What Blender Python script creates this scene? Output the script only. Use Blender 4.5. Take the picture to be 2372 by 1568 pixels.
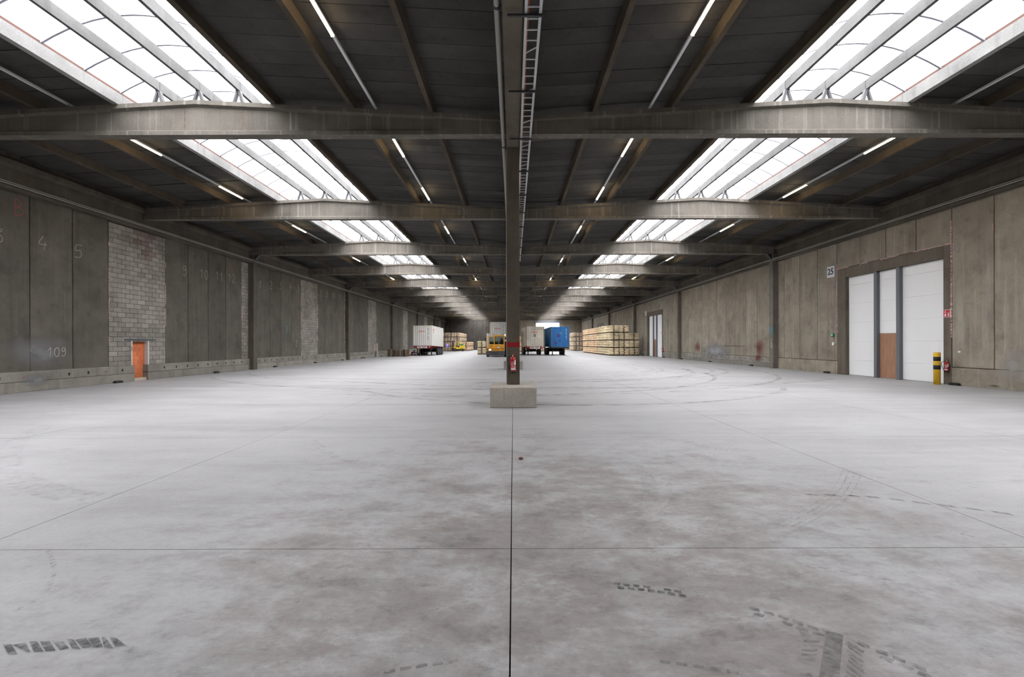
import bpy, math, random
from mathutils import Vector, Matrix

# ------------------------------------------------------------------ clear, camera, world, exposure
for o in list(bpy.data.objects):
    bpy.data.objects.remove(o, do_unlink=True)
S = bpy.context.scene
COL = S.collection
R = random.Random(7)

F, CX, CY, H = 1054.0, 1189.0, 795.0, 1.57      # focal length in photo pixels, vanishing point, eye height
ROLL = 0.0024
cam = bpy.data.cameras.new('camera')
cam.sensor_width = 36.0
cam.sensor_fit = 'HORIZONTAL'
cam.lens = F / 2372.0 * 36.0
cam.shift_x = -(CX - 1186.0) / 2372.0
cam.shift_y = (CY - 784.0) / 2372.0
cam.clip_end = 400
co = bpy.data.objects.new('camera', cam)
co.location = (0, 0, H)
co.rotation_euler = (math.pi / 2, ROLL, 0)
COL.objects.link(co)
S.camera = co

w = bpy.data.worlds.new('overcast_sky')
w.use_nodes = True
bg = w.node_tree.nodes['Background']
bg.inputs[0].default_value = (0.985, 0.985, 1.0, 1)
bg.inputs[1].default_value = 11.0
S.world = w

S.view_settings.view_transform = 'Standard'
S.view_settings.look = 'None'
S.view_settings.gamma = 1
S.view_settings.use_curve_mapping = False
S.view_settings.exposure = 0.0

# ------------------------------------------------------------------ helpers
class MB:
    """collects simple solids into one mesh"""
    def __init__(s):
        s.v = []; s.f = []
    def add(s, vs, fs):
        n = len(s.v); s.v += [tuple(p) for p in vs]; s.f += [tuple(i + n for i in f) for f in fs]; return s
    def box(s, x0, x1, y0, y1, z0, z1):
        return s.add([(x0,y0,z0),(x1,y0,z0),(x1,y1,z0),(x0,y1,z0),(x0,y0,z1),(x1,y0,z1),(x1,y1,z1),(x0,y1,z1)],
                     [(0,3,2,1),(4,5,6,7),(0,1,5,4),(1,2,6,5),(2,3,7,6),(3,0,4,7)])
    def bbox(s, x0, x1, y0, y1, z0, z1, b=0.02):
        """box with chamfered vertical and horizontal edges"""
        xs = (x0, x1); ys = (y0, y1); zs = (z0, z1)
        vs = []; idx = {}
        for i in (0, 1):
            for j in (0, 1):
                for k in (0, 1):
                    sx = b if i == 0 else -b; sy = b if j == 0 else -b; sz = b if k == 0 else -b
                    for a, p in enumerate(((xs[i], ys[j]+sy, zs[k]+sz), (xs[i]+sx, ys[j], zs[k]+sz), (xs[i]+sx, ys[j]+sy, zs[k]))):
                        idx[(i,j,k,a)] = len(vs); vs.append(p)
        fs = []
        q = lambda l: fs.append(tuple(idx[t] for t in l))
        q([(0,0,0,0),(0,0,1,0),(0,1,1,0),(0,1,0,0)]); q([(1,0,0,0),(1,1,0,0),(1,1,1,0),(1,0,1,0)])
        q([(0,0,0,1),(1,0,0,1),(1,0,1,1),(0,0,1,1)]); q([(0,1,0,1),(0,1,1,1),(1,1,1,1),(1,1,0,1)])
        q([(0,0,0,2),(0,1,0,2),(1,1,0,2),(1,0,0,2)]); q([(0,0,1,2),(1,0,1,2),(1,1,1,2),(0,1,1,2)])
        for i in (0,1):
            for j in (0,1):
                q([(i,j,0,0),(i,j,0,1),(i,j,1,1),(i,j,1,0)])
            for k in (0,1):
                q([(i,0,k,0),(i,0,k,2),(i,1,k,2),(i,1,k,0)])
        for j in (0,1):
            for k in (0,1):
                q([(0,j,k,1),(0,j,k,2),(1,j,k,2),(1,j,k,1)])
        for i in (0,1):
            for j in (0,1):
                for k in (0,1):
                    q([(i,j,k,0),(i,j,k,1),(i,j,k,2)])
        return s.add(vs, fs)
    def prism(s, pts, axis, a0, a1):
        """extrude polygon; axis x: pts are (y,z); y: (x,z); z: (x,y)"""
        n = len(pts); vs = []
        for a in (a0, a1):
            for p in pts:
                vs.append((a, p[0], p[1]) if axis == 'x' else (p[0], a, p[1]) if axis == 'y' else (p[0], p[1], a))
        fs = [tuple(range(n-1, -1, -1)), tuple(range(n, 2*n))]
        fs += [(i, (i+1) % n, n+(i+1) % n, n+i) for i in range(n)]
        return s.add(vs, fs)
    def tube(s, pts, r, n=8, cap=True):
        pts = [Vector(p) for p in pts]; rings = []
        rs = r if isinstance(r, (list, tuple)) else [r]*len(pts)
        vs = []
        for i, p in enumerate(pts):
            d = (pts[min(i+1, len(pts)-1)] - pts[max(i-1, 0)])
            if d.length < 1e-9: d = Vector((0,0,1))
            d.normalize()
            u = d.cross(Vector((0,0,1)))
            if u.length < 1e-3: u = Vector((1,0,0))
            u.normalize(); t = d.cross(u)
            for k in range(n):
                a = 2*math.pi*k/n
                vs.append(p + u*math.cos(a)*rs[i] + t*math.sin(a)*rs[i])
        fs = []
        for i in range(len(pts)-1):
            for k in range(n):
                fs.append((i*n+k, i*n+(k+1) % n, (i+1)*n+(k+1) % n, (i+1)*n+k))
        if cap:
            fs.append(tuple(range(n-1, -1, -1))); fs.append(tuple((len(pts)-1)*n+k for k in range(n)))
        return s.add(vs, fs)
    def lathe(s, prof, c=(0,0,0), n=20, axis='z'):
        vs = []; fs = []
        for (r, z) in prof:
            for k in range(n):
                a = 2*math.pi*k/n
                x, y = r*math.cos(a), r*math.sin(a)
                p = (x, y, z) if axis == 'z' else (z, x, y) if axis == 'x' else (x, z, y)
                vs.append((p[0]+c[0], p[1]+c[1], p[2]+c[2]))
        for i in range(len(prof)-1):
            for k in range(n):
                fs.append((i*n+k, i*n+(k+1) % n, (i+1)*n+(k+1) % n, (i+1)*n+k))
        fs.append(tuple(range(n-1, -1, -1))); fs.append(tuple((len(prof)-1)*n+k for k in range(n)))
        return s.add(vs, fs)
    def xf(s, M):
        s.v = [tuple(M @ Vector(p)) for p in s.v]; return s
    def mesh(s, name, m=None, smooth=False):
        me = bpy.data.meshes.new(name)
        me.from_pydata(s.v, [], s.f); me.update()
        if m is not None: me.materials.append(m)
        if smooth: me.polygons.foreach_set('use_smooth', [True]*len(me.polygons))
        return me
    def build(s, name, m, parent=None, smooth=False, **k):
        return ob(name, s.mesh(name, m, smooth), parent, **k)

def ob(name, me, parent=None, loc=None, rot=None, label=None, cat=None, group=None, kind=None):
    o = bpy.data.objects.new(name, me); COL.objects.link(o)
    if parent is not None: o.parent = parent
    if loc is not None: o.location = loc
    if rot is not None: o.rotation_euler = rot
    if label: o['label'] = label
    if cat: o['category'] = cat
    if group: o['group'] = group
    if kind: o['kind'] = kind
    return o
def thing(name, label, cat, loc=(0,0,0), rot=(0,0,0), group=None):
    return ob(name, None, None, loc, rot, label, cat, group)
def struct(name, label=None):
    return ob(name, None, None, kind='structure', label=label)
def dup(root, loc, rot=None, label=None, group=None):
    r = root.copy(); COL.objects.link(r); r.location = loc
    if rot is not None: r.rotation_euler = rot
    if label: r['label'] = label
    if group: r['group'] = group
    for ch in list(root.children):
        c = ch.copy(); COL.objects.link(c); c.parent = r
        for g in ch.children:
            d = g.copy(); COL.objects.link(d); d.parent = c
    return r

W = 16.15                                                  # wall face either side of the column row
def floor_pt(px, py, z=0.002):
    d = F*H/(py - CY + (px-CX)*ROLL); return Vector(((px-CX)*d/F, d, z))
def wall_pt(px, py):
    d = F*W/abs(px-CX); return d, H + (CY - py - (px-CX)*ROLL)*d/F

# ------------------------------------------------------------------ materials
def _nt(name):
    m = bpy.data.materials.new(name); m.use_nodes = True
    nt = m.node_tree; return m, nt, nt.nodes['Principled BSDF']
def _n(nt, t, **k):
    n = nt.nodes.new(t)
    for a, v in k.items(): setattr(n, a, v)
    return n
def plain(name, c, rough=0.6, metal=0.0, spec=0.5):
    m, nt, b = _nt(name)
    b.inputs['Base Color'].default_value = (*c, 1); b.inputs['Roughness'].default_value = rough
    b.inputs['Metallic'].default_value = metal; b.inputs['Specular IOR Level'].default_value = spec
    return m
def noise(nt, vec, scale, detail=4, rough=0.6, mul=(1,1,1), off=None):
    mp = _n(nt, 'ShaderNodeMapping'); mp.inputs['Scale'].default_value = mul
    nt.links.new(vec, mp.inputs['Vector'])
    if off is not None: nt.links.new(off, mp.inputs['Location'])
    t = _n(nt, 'ShaderNodeTexNoise'); t.inputs['Scale'].default_value = scale
    t.inputs['Detail'].default_value = detail; t.inputs['Roughness'].default_value = rough
    nt.links.new(mp.outputs[0], t.inputs['Vector'])
    return t.outputs['Fac']
def ramp(nt, fac, stops):
    r = _n(nt, 'ShaderNodeValToRGB')
    e = r.color_ramp.elements
    while len(e) < len(stops): e.new(0.5)
    for i, (p, c) in enumerate(stops):
        e[i].position = p; e[i].color = (*c, 1) if len(c) == 3 else c
    nt.links.new(fac, r.inputs['Fac']); return r.outputs['Color']
def mixc(nt, a, b, fac, mode='MIX'):
    x = _n(nt, 'ShaderNodeMix', data_type='RGBA', blend_type=mode)
    for i, v in ((0, fac), (6, a), (7, b)):
        if isinstance(v, (int, float)): x.inputs[i].default_value = v
        elif isinstance(v, tuple): x.inputs[i].default_value = (*v, 1)
        else: nt.links.new(v, x.inputs[i])
    return x.outputs[2]
def sc(c, k): return tuple(a*k for a in c)
def concrete(name, c, streak=0.35, light=(0.45,0.42,0.37), rough=0.85, bump=0.15, vary=0.12, axis_streak=(3.0,3.0,0.12), grunge=0.0):
    """cast concrete: clouds, vertical runs, fine grain; varies from object to object"""
    m, nt, b = _nt(name)
    tc = _n(nt, 'ShaderNodeTexCoord').outputs['Object']
    oi = _n(nt, 'ShaderNodeObjectInfo')
    cmb = _n(nt, 'ShaderNodeVectorMath', operation='SCALE'); cmb.inputs[0].default_value = (37, 61, 23)
    nt.links.new(oi.outputs['Random'], cmb.inputs['Scale'])
    off = cmb.outputs[0]
    cl = noise(nt, tc, 0.9, 5, 0.62, off=off)
    base = ramp(nt, cl, [(0.28, sc(c, 0.72)), (0.5, c), (0.72, sc(c, 1.25))])
    st = noise(nt, tc, 1.6, 4, 0.6, axis_streak, off)
    base = mixc(nt, base, light, mixfac(nt, ramp(nt, st, [(0.56, (0,0,0)), (0.75, (1,1,1))]), streak))
    st2 = noise(nt, tc, 1.1, 3, 0.6, tuple(a*1.4 for a in axis_streak), off)
    base = mixc(nt, base, sc(c, 0.45), mixfac(nt, ramp(nt, st2, [(0.55, (0,0,0)), (0.8, (1,1,1))]), 0.5))
    if grunge:
        g1 = noise(nt, tc, 2.3, 10, 0.72, off=off)
        base = mixc(nt, base, sc(c, 0.42), mixfac(nt, ramp(nt, g1, [(0.54, (0,0,0)), (0.74, (1,1,1))]), grunge))
        base = mixc(nt, base, sc(c, 1.55), mixfac(nt, ramp(nt, g1, [(0.28, (1,1,1)), (0.44, (0,0,0))]), grunge*0.7))
    gr = noise(nt, tc, 30, 3, 0.7)
    base = mixc(nt, base, ramp(nt, gr, [(0.3, (0.85,0.85,0.85)), (0.7, (1.10,1.10,1.10))]), 1.0, 'MULTIPLY')
    rv = _n(nt, 'ShaderNodeMapRange'); rv.inputs['To Min'].default_value = 1-vary; rv.inputs['To Max'].default_value = 1+vary
    nt.links.new(oi.outputs['Random'], rv.inputs['Value'])
    hs = _n(nt, 'ShaderNodeHueSaturation'); nt.links.new(rv.outputs[0], hs.inputs['Value']); nt.links.new(base, hs.inputs['Color'])
    nt.links.new(hs.outputs[0], b.inputs['Base Color'])
    b.inputs['Roughness'].default_value = rough; b.inputs['Specular IOR Level'].default_value = 0.25
    bp = _n(nt, 'ShaderNodeBump'); bp.inputs['Strength'].default_value = bump; bp.inputs['Distance'].default_value = 0.02
    nt.links.new(gr, bp.inputs['Height']); nt.links.new(bp.outputs[0], b.inputs['Normal'])
    return m
def mixfac(nt, colr, k):
    mm = _n(nt, 'ShaderNodeMath', operation='MULTIPLY'); mm.inputs[1].default_value = k
    nt.links.new(colr, mm.inputs[0]); return mm.outputs[0]
def mixfac2(nt, colr, v, k):
    mm = _n(nt, 'ShaderNodeMath', operation='MULTIPLY'); nt.links.new(mixfac(nt, colr, k), mm.inputs[0]); nt.links.new(v, mm.inputs[1]); return mm.outputs[0]
def spray(name, c, top=0.7):
    """paint mist: dense in the middle, fading out to the rim of its patch"""
    m, nt, b = _nt(name)
    b.inputs['Base Color'].default_value = (*c, 1); b.inputs['Roughness'].default_value = 0.85; b.inputs['Specular IOR Level'].default_value = 0.1
    tc = _n(nt, 'ShaderNodeTexCoord').outputs['Generated']
    mp = _n(nt, 'ShaderNodeMapping'); mp.inputs['Scale'].default_value = (0, 2, 2); mp.inputs['Location'].default_value = (0, -1, -1)
    nt.links.new(tc, mp.inputs['Vector'])
    ln = _n(nt, 'ShaderNodeVectorMath', operation='LENGTH'); nt.links.new(mp.outputs[0], ln.inputs[0])
    nz = noise(nt, _n(nt, 'ShaderNodeNewGeometry').outputs['Position'], 1.6, 5, 0.65)
    ad = _n(nt, 'ShaderNodeMath', operation='MULTIPLY_ADD'); ad.inputs[1].default_value = 1.1; nt.links.new(nz, ad.inputs[0]); nt.links.new(ln.outputs['Value'], ad.inputs[2])
    a = ramp(nt, ad.outputs[0], [(0.55, (1,1,1)), (1.0, (0,0,0))])
    mr = _n(nt, 'ShaderNodeMapRange'); mr.inputs['From Min'].default_value = 0.60; mr.inputs['From Max'].default_value = 1.38; mr.inputs['To Min'].default_value = top; mr.inputs['To Max'].default_value = 0.0
    nt.links.new(ad.outputs[0], mr.inputs['Value']); nt.links.new(mr.outputs[0], b.inputs['Alpha'])
    return m
def mark(name, c, cover=0.6, scale=9.0, rough=0.8):
    """worn paint, chalk, rubber: breaks up where it is thin"""
    m, nt, b = _nt(name)
    b.inputs['Base Color'].default_value = (*c, 1); b.inputs['Roughness'].default_value = rough
    b.inputs['Specular IOR Level'].default_value = 0.1
    tc = _n(nt, 'ShaderNodeNewGeometry').outputs['Position']
    nz = noise(nt, tc, scale, 5, 0.7)
    a = ramp(nt, nz, [(0.62-cover*0.5, (0,0,0)), (0.95-cover*0.5, (1,1,1))])
    nt.links.new(mixfac(nt, a, min(1.0, cover*1.3)), b.inputs['Alpha'])
    return m

M = {}
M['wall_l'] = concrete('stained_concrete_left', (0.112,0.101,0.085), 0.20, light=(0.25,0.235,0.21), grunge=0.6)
M['wall_r'] = concrete('stained_concrete_right', (0.285,0.250,0.200), 0.50, light=(0.50,0.46,0.39), grunge=0.75)  # base paler than the left wall: uneven hall light put into the colour
M['wall_f'] = concrete('stained_concrete_far', (0.095,0.085,0.075), 0.3)
M['plinth'] = concrete('plinth_concrete', (0.26,0.242,0.212), 0.25, light=(0.45,0.44,0.41))
M['beam'] = concrete('beam_concrete', (0.150,0.135,0.115), 0.55, light=(0.40,0.38,0.35), axis_streak=(5.0,5.0,0.1))
M['column'] = concrete('column_concrete', (0.105,0.088,0.066), 0.12, light=(0.28,0.26,0.23))
M['wallcol'] = concrete('wall_column_concrete', (0.10,0.086,0.070), 0.16, light=(0.26,0.25,0.23))
M['wallcol_r'] = concrete('pale_column_concrete', (0.17,0.153,0.13), 0.25, light=(0.38,0.36,0.33), grunge=0.4)
M['portal'] = concrete('dark_portal_concrete', (0.13,0.112,0.088), 0.2, light=(0.3,0.28,0.24), grunge=0.4)
M['block'] = concrete('block_concrete', (0.36,0.33,0.285), 0.12)
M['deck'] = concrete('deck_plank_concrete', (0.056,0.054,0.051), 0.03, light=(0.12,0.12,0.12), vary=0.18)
M['purlin'] = concrete('purlin_concrete', (0.085,0.068,0.050), 0.1, light=(0.16,0.15,0.13))
M['edge'] = concrete('skylit_edge_concrete', (0.30,0.295,0.285), 0.12, light=(0.4,0.39,0.37))
M['inpurlin'] = concrete('skylight_purlin_concrete', (0.125,0.123,0.12), 0.15, light=(0.28,0.28,0.28), bump=0.05)
M['backing'] = plain('dark_backing', (0.035,0.033,0.03), 0.95, spec=0.1)
M['mortar'] = plain('mortar', (0.055,0.05,0.045), 0.95, spec=0.1)
M['steel'] = plain('galvanised_steel', (0.55,0.56,0.57), 0.45, 0.6)
M['stool'] = plain('weathered_steel', (0.075,0.075,0.078), 0.7)
M['trunk'] = plain('white_trunking', (0.62,0.63,0.64), 0.45)
M['darksteel'] = plain('dark_steel', (0.045,0.045,0.05), 0.55, 0.3)
M['pipe'] = plain('grey_pipe', (0.30,0.29,0.27), 0.6)
M['orange_cable'] = plain('orange_cable', (0.42,0.11,0.04), 0.6)
M['black'] = plain('black_rubber', (0.012,0.012,0.013), 0.7)
M['red'] = plain('extinguisher_red', (0.42,0.012,0.015), 0.3)
M['signred'] = plain('sign_red', (0.55,0.015,0.03), 0.5)
M['white'] = plain('white_plastic', (0.75,0.75,0.75), 0.5)
M['signwhite'] = plain('sign_white', (0.62,0.63,0.66), 0.5)
M['yellow'] = plain('bollard_yellow', (0.78,0.47,0.03), 0.45)
M['cabyellow'] = plain('cab_yellow', (0.78,0.36,0.02), 0.4)
M['liftyellow'] = plain('forklift_yellow', (0.78,0.55,0.04), 0.45)
M['doorwhite'] = plain('door_white', (0.84,0.845,0.85), 0.5)
M['doorgrey'] = plain('door_post_grey', (0.14,0.15,0.165), 0.5)
M['oocl'] = plain('container_grey_white', (0.63,0.62,0.58), 0.55)
M['ooclrust'] = concrete('container_worn_paint', (0.62,0.585,0.50), 0.35, light=(0.50,0.37,0.19))
M['blue'] = concrete('container_blue', (0.03,0.155,0.38), 0.15, light=(0.09,0.24,0.48), rough=0.5, vary=0.02)
M['rust'] = plain('rusty_edge', (0.30,0.19,0.09), 0.8)
M['brown'] = plain('rusty_brown_strip', (0.13,0.06,0.045), 0.8)
M['chassisred'] = plain('chassis_red', (0.28,0.01,0.015), 0.5)
M['chassisblack'] = plain('chassis_black', (0.02,0.02,0.022), 0.6)
M['bumper'] = plain('bumper_grey', (0.065,0.065,0.07), 0.6)
M['green'] = plain('green_box', (0.02,0.25,0.10), 0.5)
M['rim'] = plain('wheel_rim', (0.5,0.5,0.5), 0.4, 0.5)
M['foam'] = plain('pink_foam', (0.78,0.47,0.49), 0.8)
M['chalk'] = mark('white_chalk', (0.46,0.44,0.35), 0.95, 25)
M['redchalk'] = mark('red_chalk', (0.30,0.10,0.10), 0.98, 25)
M['bluechalk'] = mark('blue_chalk', (0.10,0.26,0.33), 0.9, 25)
M['redpaint'] = spray('red_paint_stain', (0.20,0.055,0.045), 0.85)
M['redband'] = mark('red_paint_band', (0.27,0.02,0.025), 0.95, 4)
M['greypaint'] = spray('grey_paint_patch', (0.33,0.33,0.345), 0.85)
M['damp'] = spray('damp_patch', (0.12,0.095,0.065), 0.9)
M['mist'] = spray('pale_spray_mist', (0.25,0.25,0.255), 0.75)
M['mist2'] = spray('grey_wash', (0.44,0.425,0.40), 0.5)
M['rustrun'] = mark('rust_run', (0.22,0.13,0.06), 0.5, 9)
M['streak'] = spray('lime_streak', (0.60,0.56,0.48), 0.42)
M['plaster'] = mark('white_plaster_smear', (0.60,0.58,0.55), 0.62, 4)
M['tyre'] = mark('tyre_rubber_mark', (0.10,0.098,0.10), 0.62, 14)
M['tyrefaint'] = mark('faint_tread_mark', (0.12,0.118,0.12), 0.36, 14)
M['tyresoft'] = mark('soft_tyre_mark', (0.135,0.127,0.123), 0.39, 2.4)
M['tyreveil'] = mark('veil_tyre_mark', (0.17,0.16,0.155), 0.27, 7)
M['tyregrey'] = mark('grey_tread_print', (0.19,0.186,0.182), 0.56, 22)
M['palewipe'] = mark('pale_scuff', (0.66,0.66,0.67), 0.42, 5)

def wood_mat(name, c, k=1.0):
    m, nt, b = _nt(name)
    tc = _n(nt, 'ShaderNodeTexCoord').outputs['Object']
    nz = noise(nt, tc, 3.0, 5, 0.65, (6, 6, 0.6))
    nt.links.new(ramp(nt, nz, [(0.3, sc(c, 0.75)), (0.7, sc(c, 1.2))]), b.inputs['Base Color'])
    b.inputs['Roughness'].default_value = 0.65; return m
M['plywood'] = wood_mat('plywood', (0.36,0.19,0.115))
M['pallet'] = wood_mat('pallet_wood', (0.17,0.12,0.075))

def brick_mat(name, c, v=0.16):
    m, nt, b = _nt(name)
    geo = _n(nt, 'ShaderNodeNewGeometry'); oi = _n(nt, 'ShaderNodeObjectInfo')
    ad = _n(nt, 'ShaderNodeMath', operation='ADD'); fr = _n(nt, 'ShaderNodeMath', operation='FRACT')
    nt.links.new(geo.outputs['Random Per Island'], ad.inputs[0]); nt.links.new(oi.outputs['Random'], ad.inputs[1]); nt.links.new(ad.outputs[0], fr.inputs[0])
    base = ramp(nt, fr.outputs[0], [(0.0, sc(c, 1-v)), (0.5, c), (1.0, sc(c, 1+v))])
    nz = noise(nt, geo.outputs['Position'], 22, 4, 0.75)
    base = mixc(nt, base, ramp(nt, nz, [(0.3, (0.78,0.78,0.78)), (0.7, (1.15,1.15,1.15))]), 1.0, 'MULTIPLY')
    cl = noise(nt, geo.outputs['Position'], 0.7, 4, 0.6)
    base = mixc(nt, base, ramp(nt, cl, [(0.3, (0.75,0.74,0.72)), (0.65, (1.2,1.2,1.2))]), 1.0, 'MULTIPLY')
    nt.links.new(base, b.inputs['Base Color'])
    b.inputs['Roughness'].default_value = 0.9; b.inputs['Specular IOR Level'].default_value = 0.2
    bp = _n(nt, 'ShaderNodeBump'); bp.inputs['Strength'].default_value = 0.3; bp.inputs['Distance'].default_value = 0.01
    nt.links.new(nz, bp.inputs['Height']); nt.links.new(bp.outputs[0], b.inputs['Normal'])
    return m
M['cmu'] = brick_mat('concrete_block', (0.265,0.246,0.222))
M['cmupink'] = brick_mat('pink_dusted_block', (0.20,0.155,0.15))
M['clay'] = brick_mat('orange_clay_brick', (0.62,0.19,0.085), 0.12)
M['sack_beige'] = brick_mat('jute_beige', (0.80,0.68,0.47), 0.14)
M['sack_pink'] = brick_mat('jute_tan', (0.84,0.63,0.44), 0.14)
M['sack_brown'] = brick_mat('jute_brown', (0.70,0.57,0.43), 0.14)

# polycarbonate of the barrel skylights: mostly clear, partly diffusing
def pane_mat():
    m = bpy.data.materials.new('opal_polycarbonate'); m.use_nodes = True
    nt = m.node_tree; nt.nodes.clear()
    o = _n(nt, 'ShaderNodeOutputMaterial'); t = _n(nt, 'ShaderNodeBsdfTransparent'); d = _n(nt, 'ShaderNodeBsdfTranslucent'); x = _n(nt, 'ShaderNodeMixShader')
    t.inputs[0].default_value = (0.92,0.93,0.95,1); d.inputs[0].default_value = (0.9,0.9,0.92,1)
    x.inputs[0].default_value = 0.25
    nt.links.new(t.outputs[0], x.inputs[1]); nt.links.new(d.outputs[0], x.inputs[2]); nt.links.new(x.outputs[0], o.inputs[0])
    return m
M['pane'] = pane_mat()
def glass_mat():
    m = bpy.data.materials.new('window_glass'); m.use_nodes = True
    nt = m.node_tree; nt.nodes.clear()
    o = _n(nt, 'ShaderNodeOutputMaterial'); t = _n(nt, 'ShaderNodeBsdfTransparent'); d = _n(nt, 'ShaderNodeBsdfGlossy'); x = _n(nt, 'ShaderNodeMixShader')
    t.inputs[0].default_value = (0.62,0.66,0.62,1); d.inputs['Roughness'].default_value = 0.05; x.inputs[0].default_value = 0.12
    nt.links.new(t.outputs[0], x.inputs[1]); nt.links.new(d.outputs[0], x.inputs[2]); nt.links.new(x.outputs[0], o.inputs[0])
    return m
M['glass'] = glass_mat()
def emit(name, c, s):
    m, nt, b = _nt(name)
    b.inputs['Base Color'].default_value = (*c, 1); b.inputs['Emission Color'].default_value = (*c, 1); b.inputs['Emission Strength'].default_value = s
    return m
M['lamp'] = emit('warm_led', (1.0,0.76,0.45), 32)
M['headlamp'] = emit('headlamp_lit', (1.0,0.9,0.75), 3)
M['bluelight'] = emit('blue_safety_lamp', (0.1,0.1,1.0), 6)

def floor_mat():
    m, nt, b = _nt('power_floated_concrete')
    pos = _n(nt, 'ShaderNodeNewGeometry').outputs['Position']
    big = noise(nt, pos, 0.32, 6, 0.6)
    base = ramp(nt, big, [(0.30, (0.325,0.32,0.32)), (0.5, (0.372,0.367,0.367)), (0.68, (0.415,0.41,0.41))])
    # drawn-out scuffs across the hall
    sx = noise(nt, pos, 0.8, 8, 0.72, (0.13, 1.0, 1))
    base = mixc(nt, base, (0.21,0.205,0.20), mixfac(nt, ramp(nt, sx, [(0.46, (0,0,0)), (0.80, (1,1,1))]), 0.62))
    # brown dirt trodden round the middle of the near slabs
    d = _n(nt, 'ShaderNodeVectorMath', operation='DISTANCE'); d.inputs[1].default_value = (0.6, 2.2, 0)
    mp = _n(nt, 'ShaderNodeMapping'); mp.inputs['Scale'].default_value = (1.0, 0.75, 1)
    nt.links.new(pos, mp.inputs['Vector']); nt.links.new(mp.outputs[0], d.inputs[0])
    reach = _n(nt, 'ShaderNodeMapRange'); reach.inputs['From Min'].default_value = 1.0; reach.inputs['From Max'].default_value = 4.6
    reach.inputs['To Min'].default_value = 0.10; reach.inputs['To Max'].default_value = -0.18
    nt.links.new(d.outputs['Value'], reach.inputs['Value'])
    dn = noise(nt, pos, 1.0, 12, 0.70)
    ad = _n(nt, 'ShaderNodeMath', operation='ADD'); nt.links.new(dn, ad.inputs[0]); nt.links.new(reach.outputs[0], ad.inputs[1])
    base = mixc(nt, base, (0.225,0.193,0.181), mixfac(nt, ramp(nt, ad.outputs[0], [(0.44, (0,0,0)), (0.62, (1,1,1))]), 0.72))
    zone = _n(nt, 'ShaderNodeMapRange'); zone.inputs['From Min'].default_value = 1.6; zone.inputs['From Max'].default_value = 4.6; zone.inputs['To Min'].default_value = 1.0; zone.inputs['To Max'].default_value = 0.2
    nt.links.new(d.outputs['Value'], zone.inputs['Value'])
    rub = noise(nt, pos, 1.5, 13, 0.76, (0.75, 1.25, 1))       # rubbed pale and dark patches
    base = mixc(nt, base, (0.155,0.143,0.136), mixfac2(nt, ramp(nt, rub, [(0.51, (0,0,0)), (0.63, (1,1,1))]), zone.outputs[0], 0.55))
    base = mixc(nt, base, (0.43,0.428,0.43), mixfac2(nt, ramp(nt, rub, [(0.36, (1,1,1)), (0.49, (0,0,0))]), zone.outputs[0], 0.75))
    fine = noise(nt, pos, 5, 14, 0.82, (1.0, 1.6, 1))
    grit = ramp(nt, fine, [(0.34, (0.70,0.69,0.68)), (0.47, (1,1,1)), (0.66, (1.10,1.10,1.10))])
    base = mixc(nt, base, mixc(nt, (1,1,1), grit, zone.outputs[0]), 1.0, 'MULTIPLY')
    fine2 = noise(nt, pos, 22, 6, 0.75)
    base = mixc(nt, base, ramp(nt, fine2, [(0.28, (0.90,0.90,0.90)), (0.7, (1.06,1.06,1.06))]), 1.0, 'MULTIPLY')
    nt.links.new(base, b.inputs['Base Color'])
    nt.links.new(ramp(nt, big, [(0.3, (0.52,)*3), (0.7, (0.66,)*3)]), b.inputs['Roughness'])
    b.inputs['Specular IOR Level'].default_value = 0.18
    return m
M['floor'] = floor_mat()
M['ground'] = plain('yard_paving', (0.45,0.45,0.44), 0.9)

# ------------------------------------------------------------------ floor
G = 4.12                                                   # joint grid
floor = struct('floor')
MB().box(-17.2, 17.2, -13, 108.5, -0.30, -0.014).build('floor_bed', M['backing'], floor)
slab = MB().box(-G/2+0.004, G/2-0.004, -G/2+0.004, G/2-0.004, -0.012, 0.0).mesh('slab', M['floor'])
J0 = 3.48
for r_ in range(-4, 26):
    for c_ in range(-4, 4):
        ob('slab', slab, floor, (c_*G+G/2-0.02, J0+r_*G+G/2, 0))
def smooth_path(pts, n=8):
    P = [Vector(p) for p in pts]; P = [P[0]*2-P[1]] + P + [P[-1]*2-P[-2]]; out = []
    for i in range(1, len(P)-2):
        for k in range(n):
            t = k/n; a, b_, c, d = P[i-1], P[i], P[i+1], P[i+2]
            out.append(0.5*((2*b_)+(-a+c)*t+(2*a-5*b_+4*c-d)*t*t+(-a+3*b_-3*c+d)*t**3))
    out.append(P[-2]); return out
def ribbon(mb, pts, wdt, up):
    up = Vector(up); vs = []; n = len(pts)
    for i, p in enumerate(pts):
        d = (pts[min(i+1, n-1)]-pts[max(i-1, 0)]).normalized(); s_ = d.cross(up)*wdt/2
        vs += [p+s_, p-s_]
    mb.add(vs, [(2*i, 2*i+1, 2*i+3, 2*i+2) for i in range(n-1)])
def tyre_line(pix, wdt, mat, z=0.002, n=8):
    mb = MB(); ribbon(mb, smooth_path([floor_pt(x, y, z) for x, y in pix], n), wdt, (0,0,1))
    mb.build('tyre_mark', M['tyreveil' if mat == 'tyresoft' else mat], floor)
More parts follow.
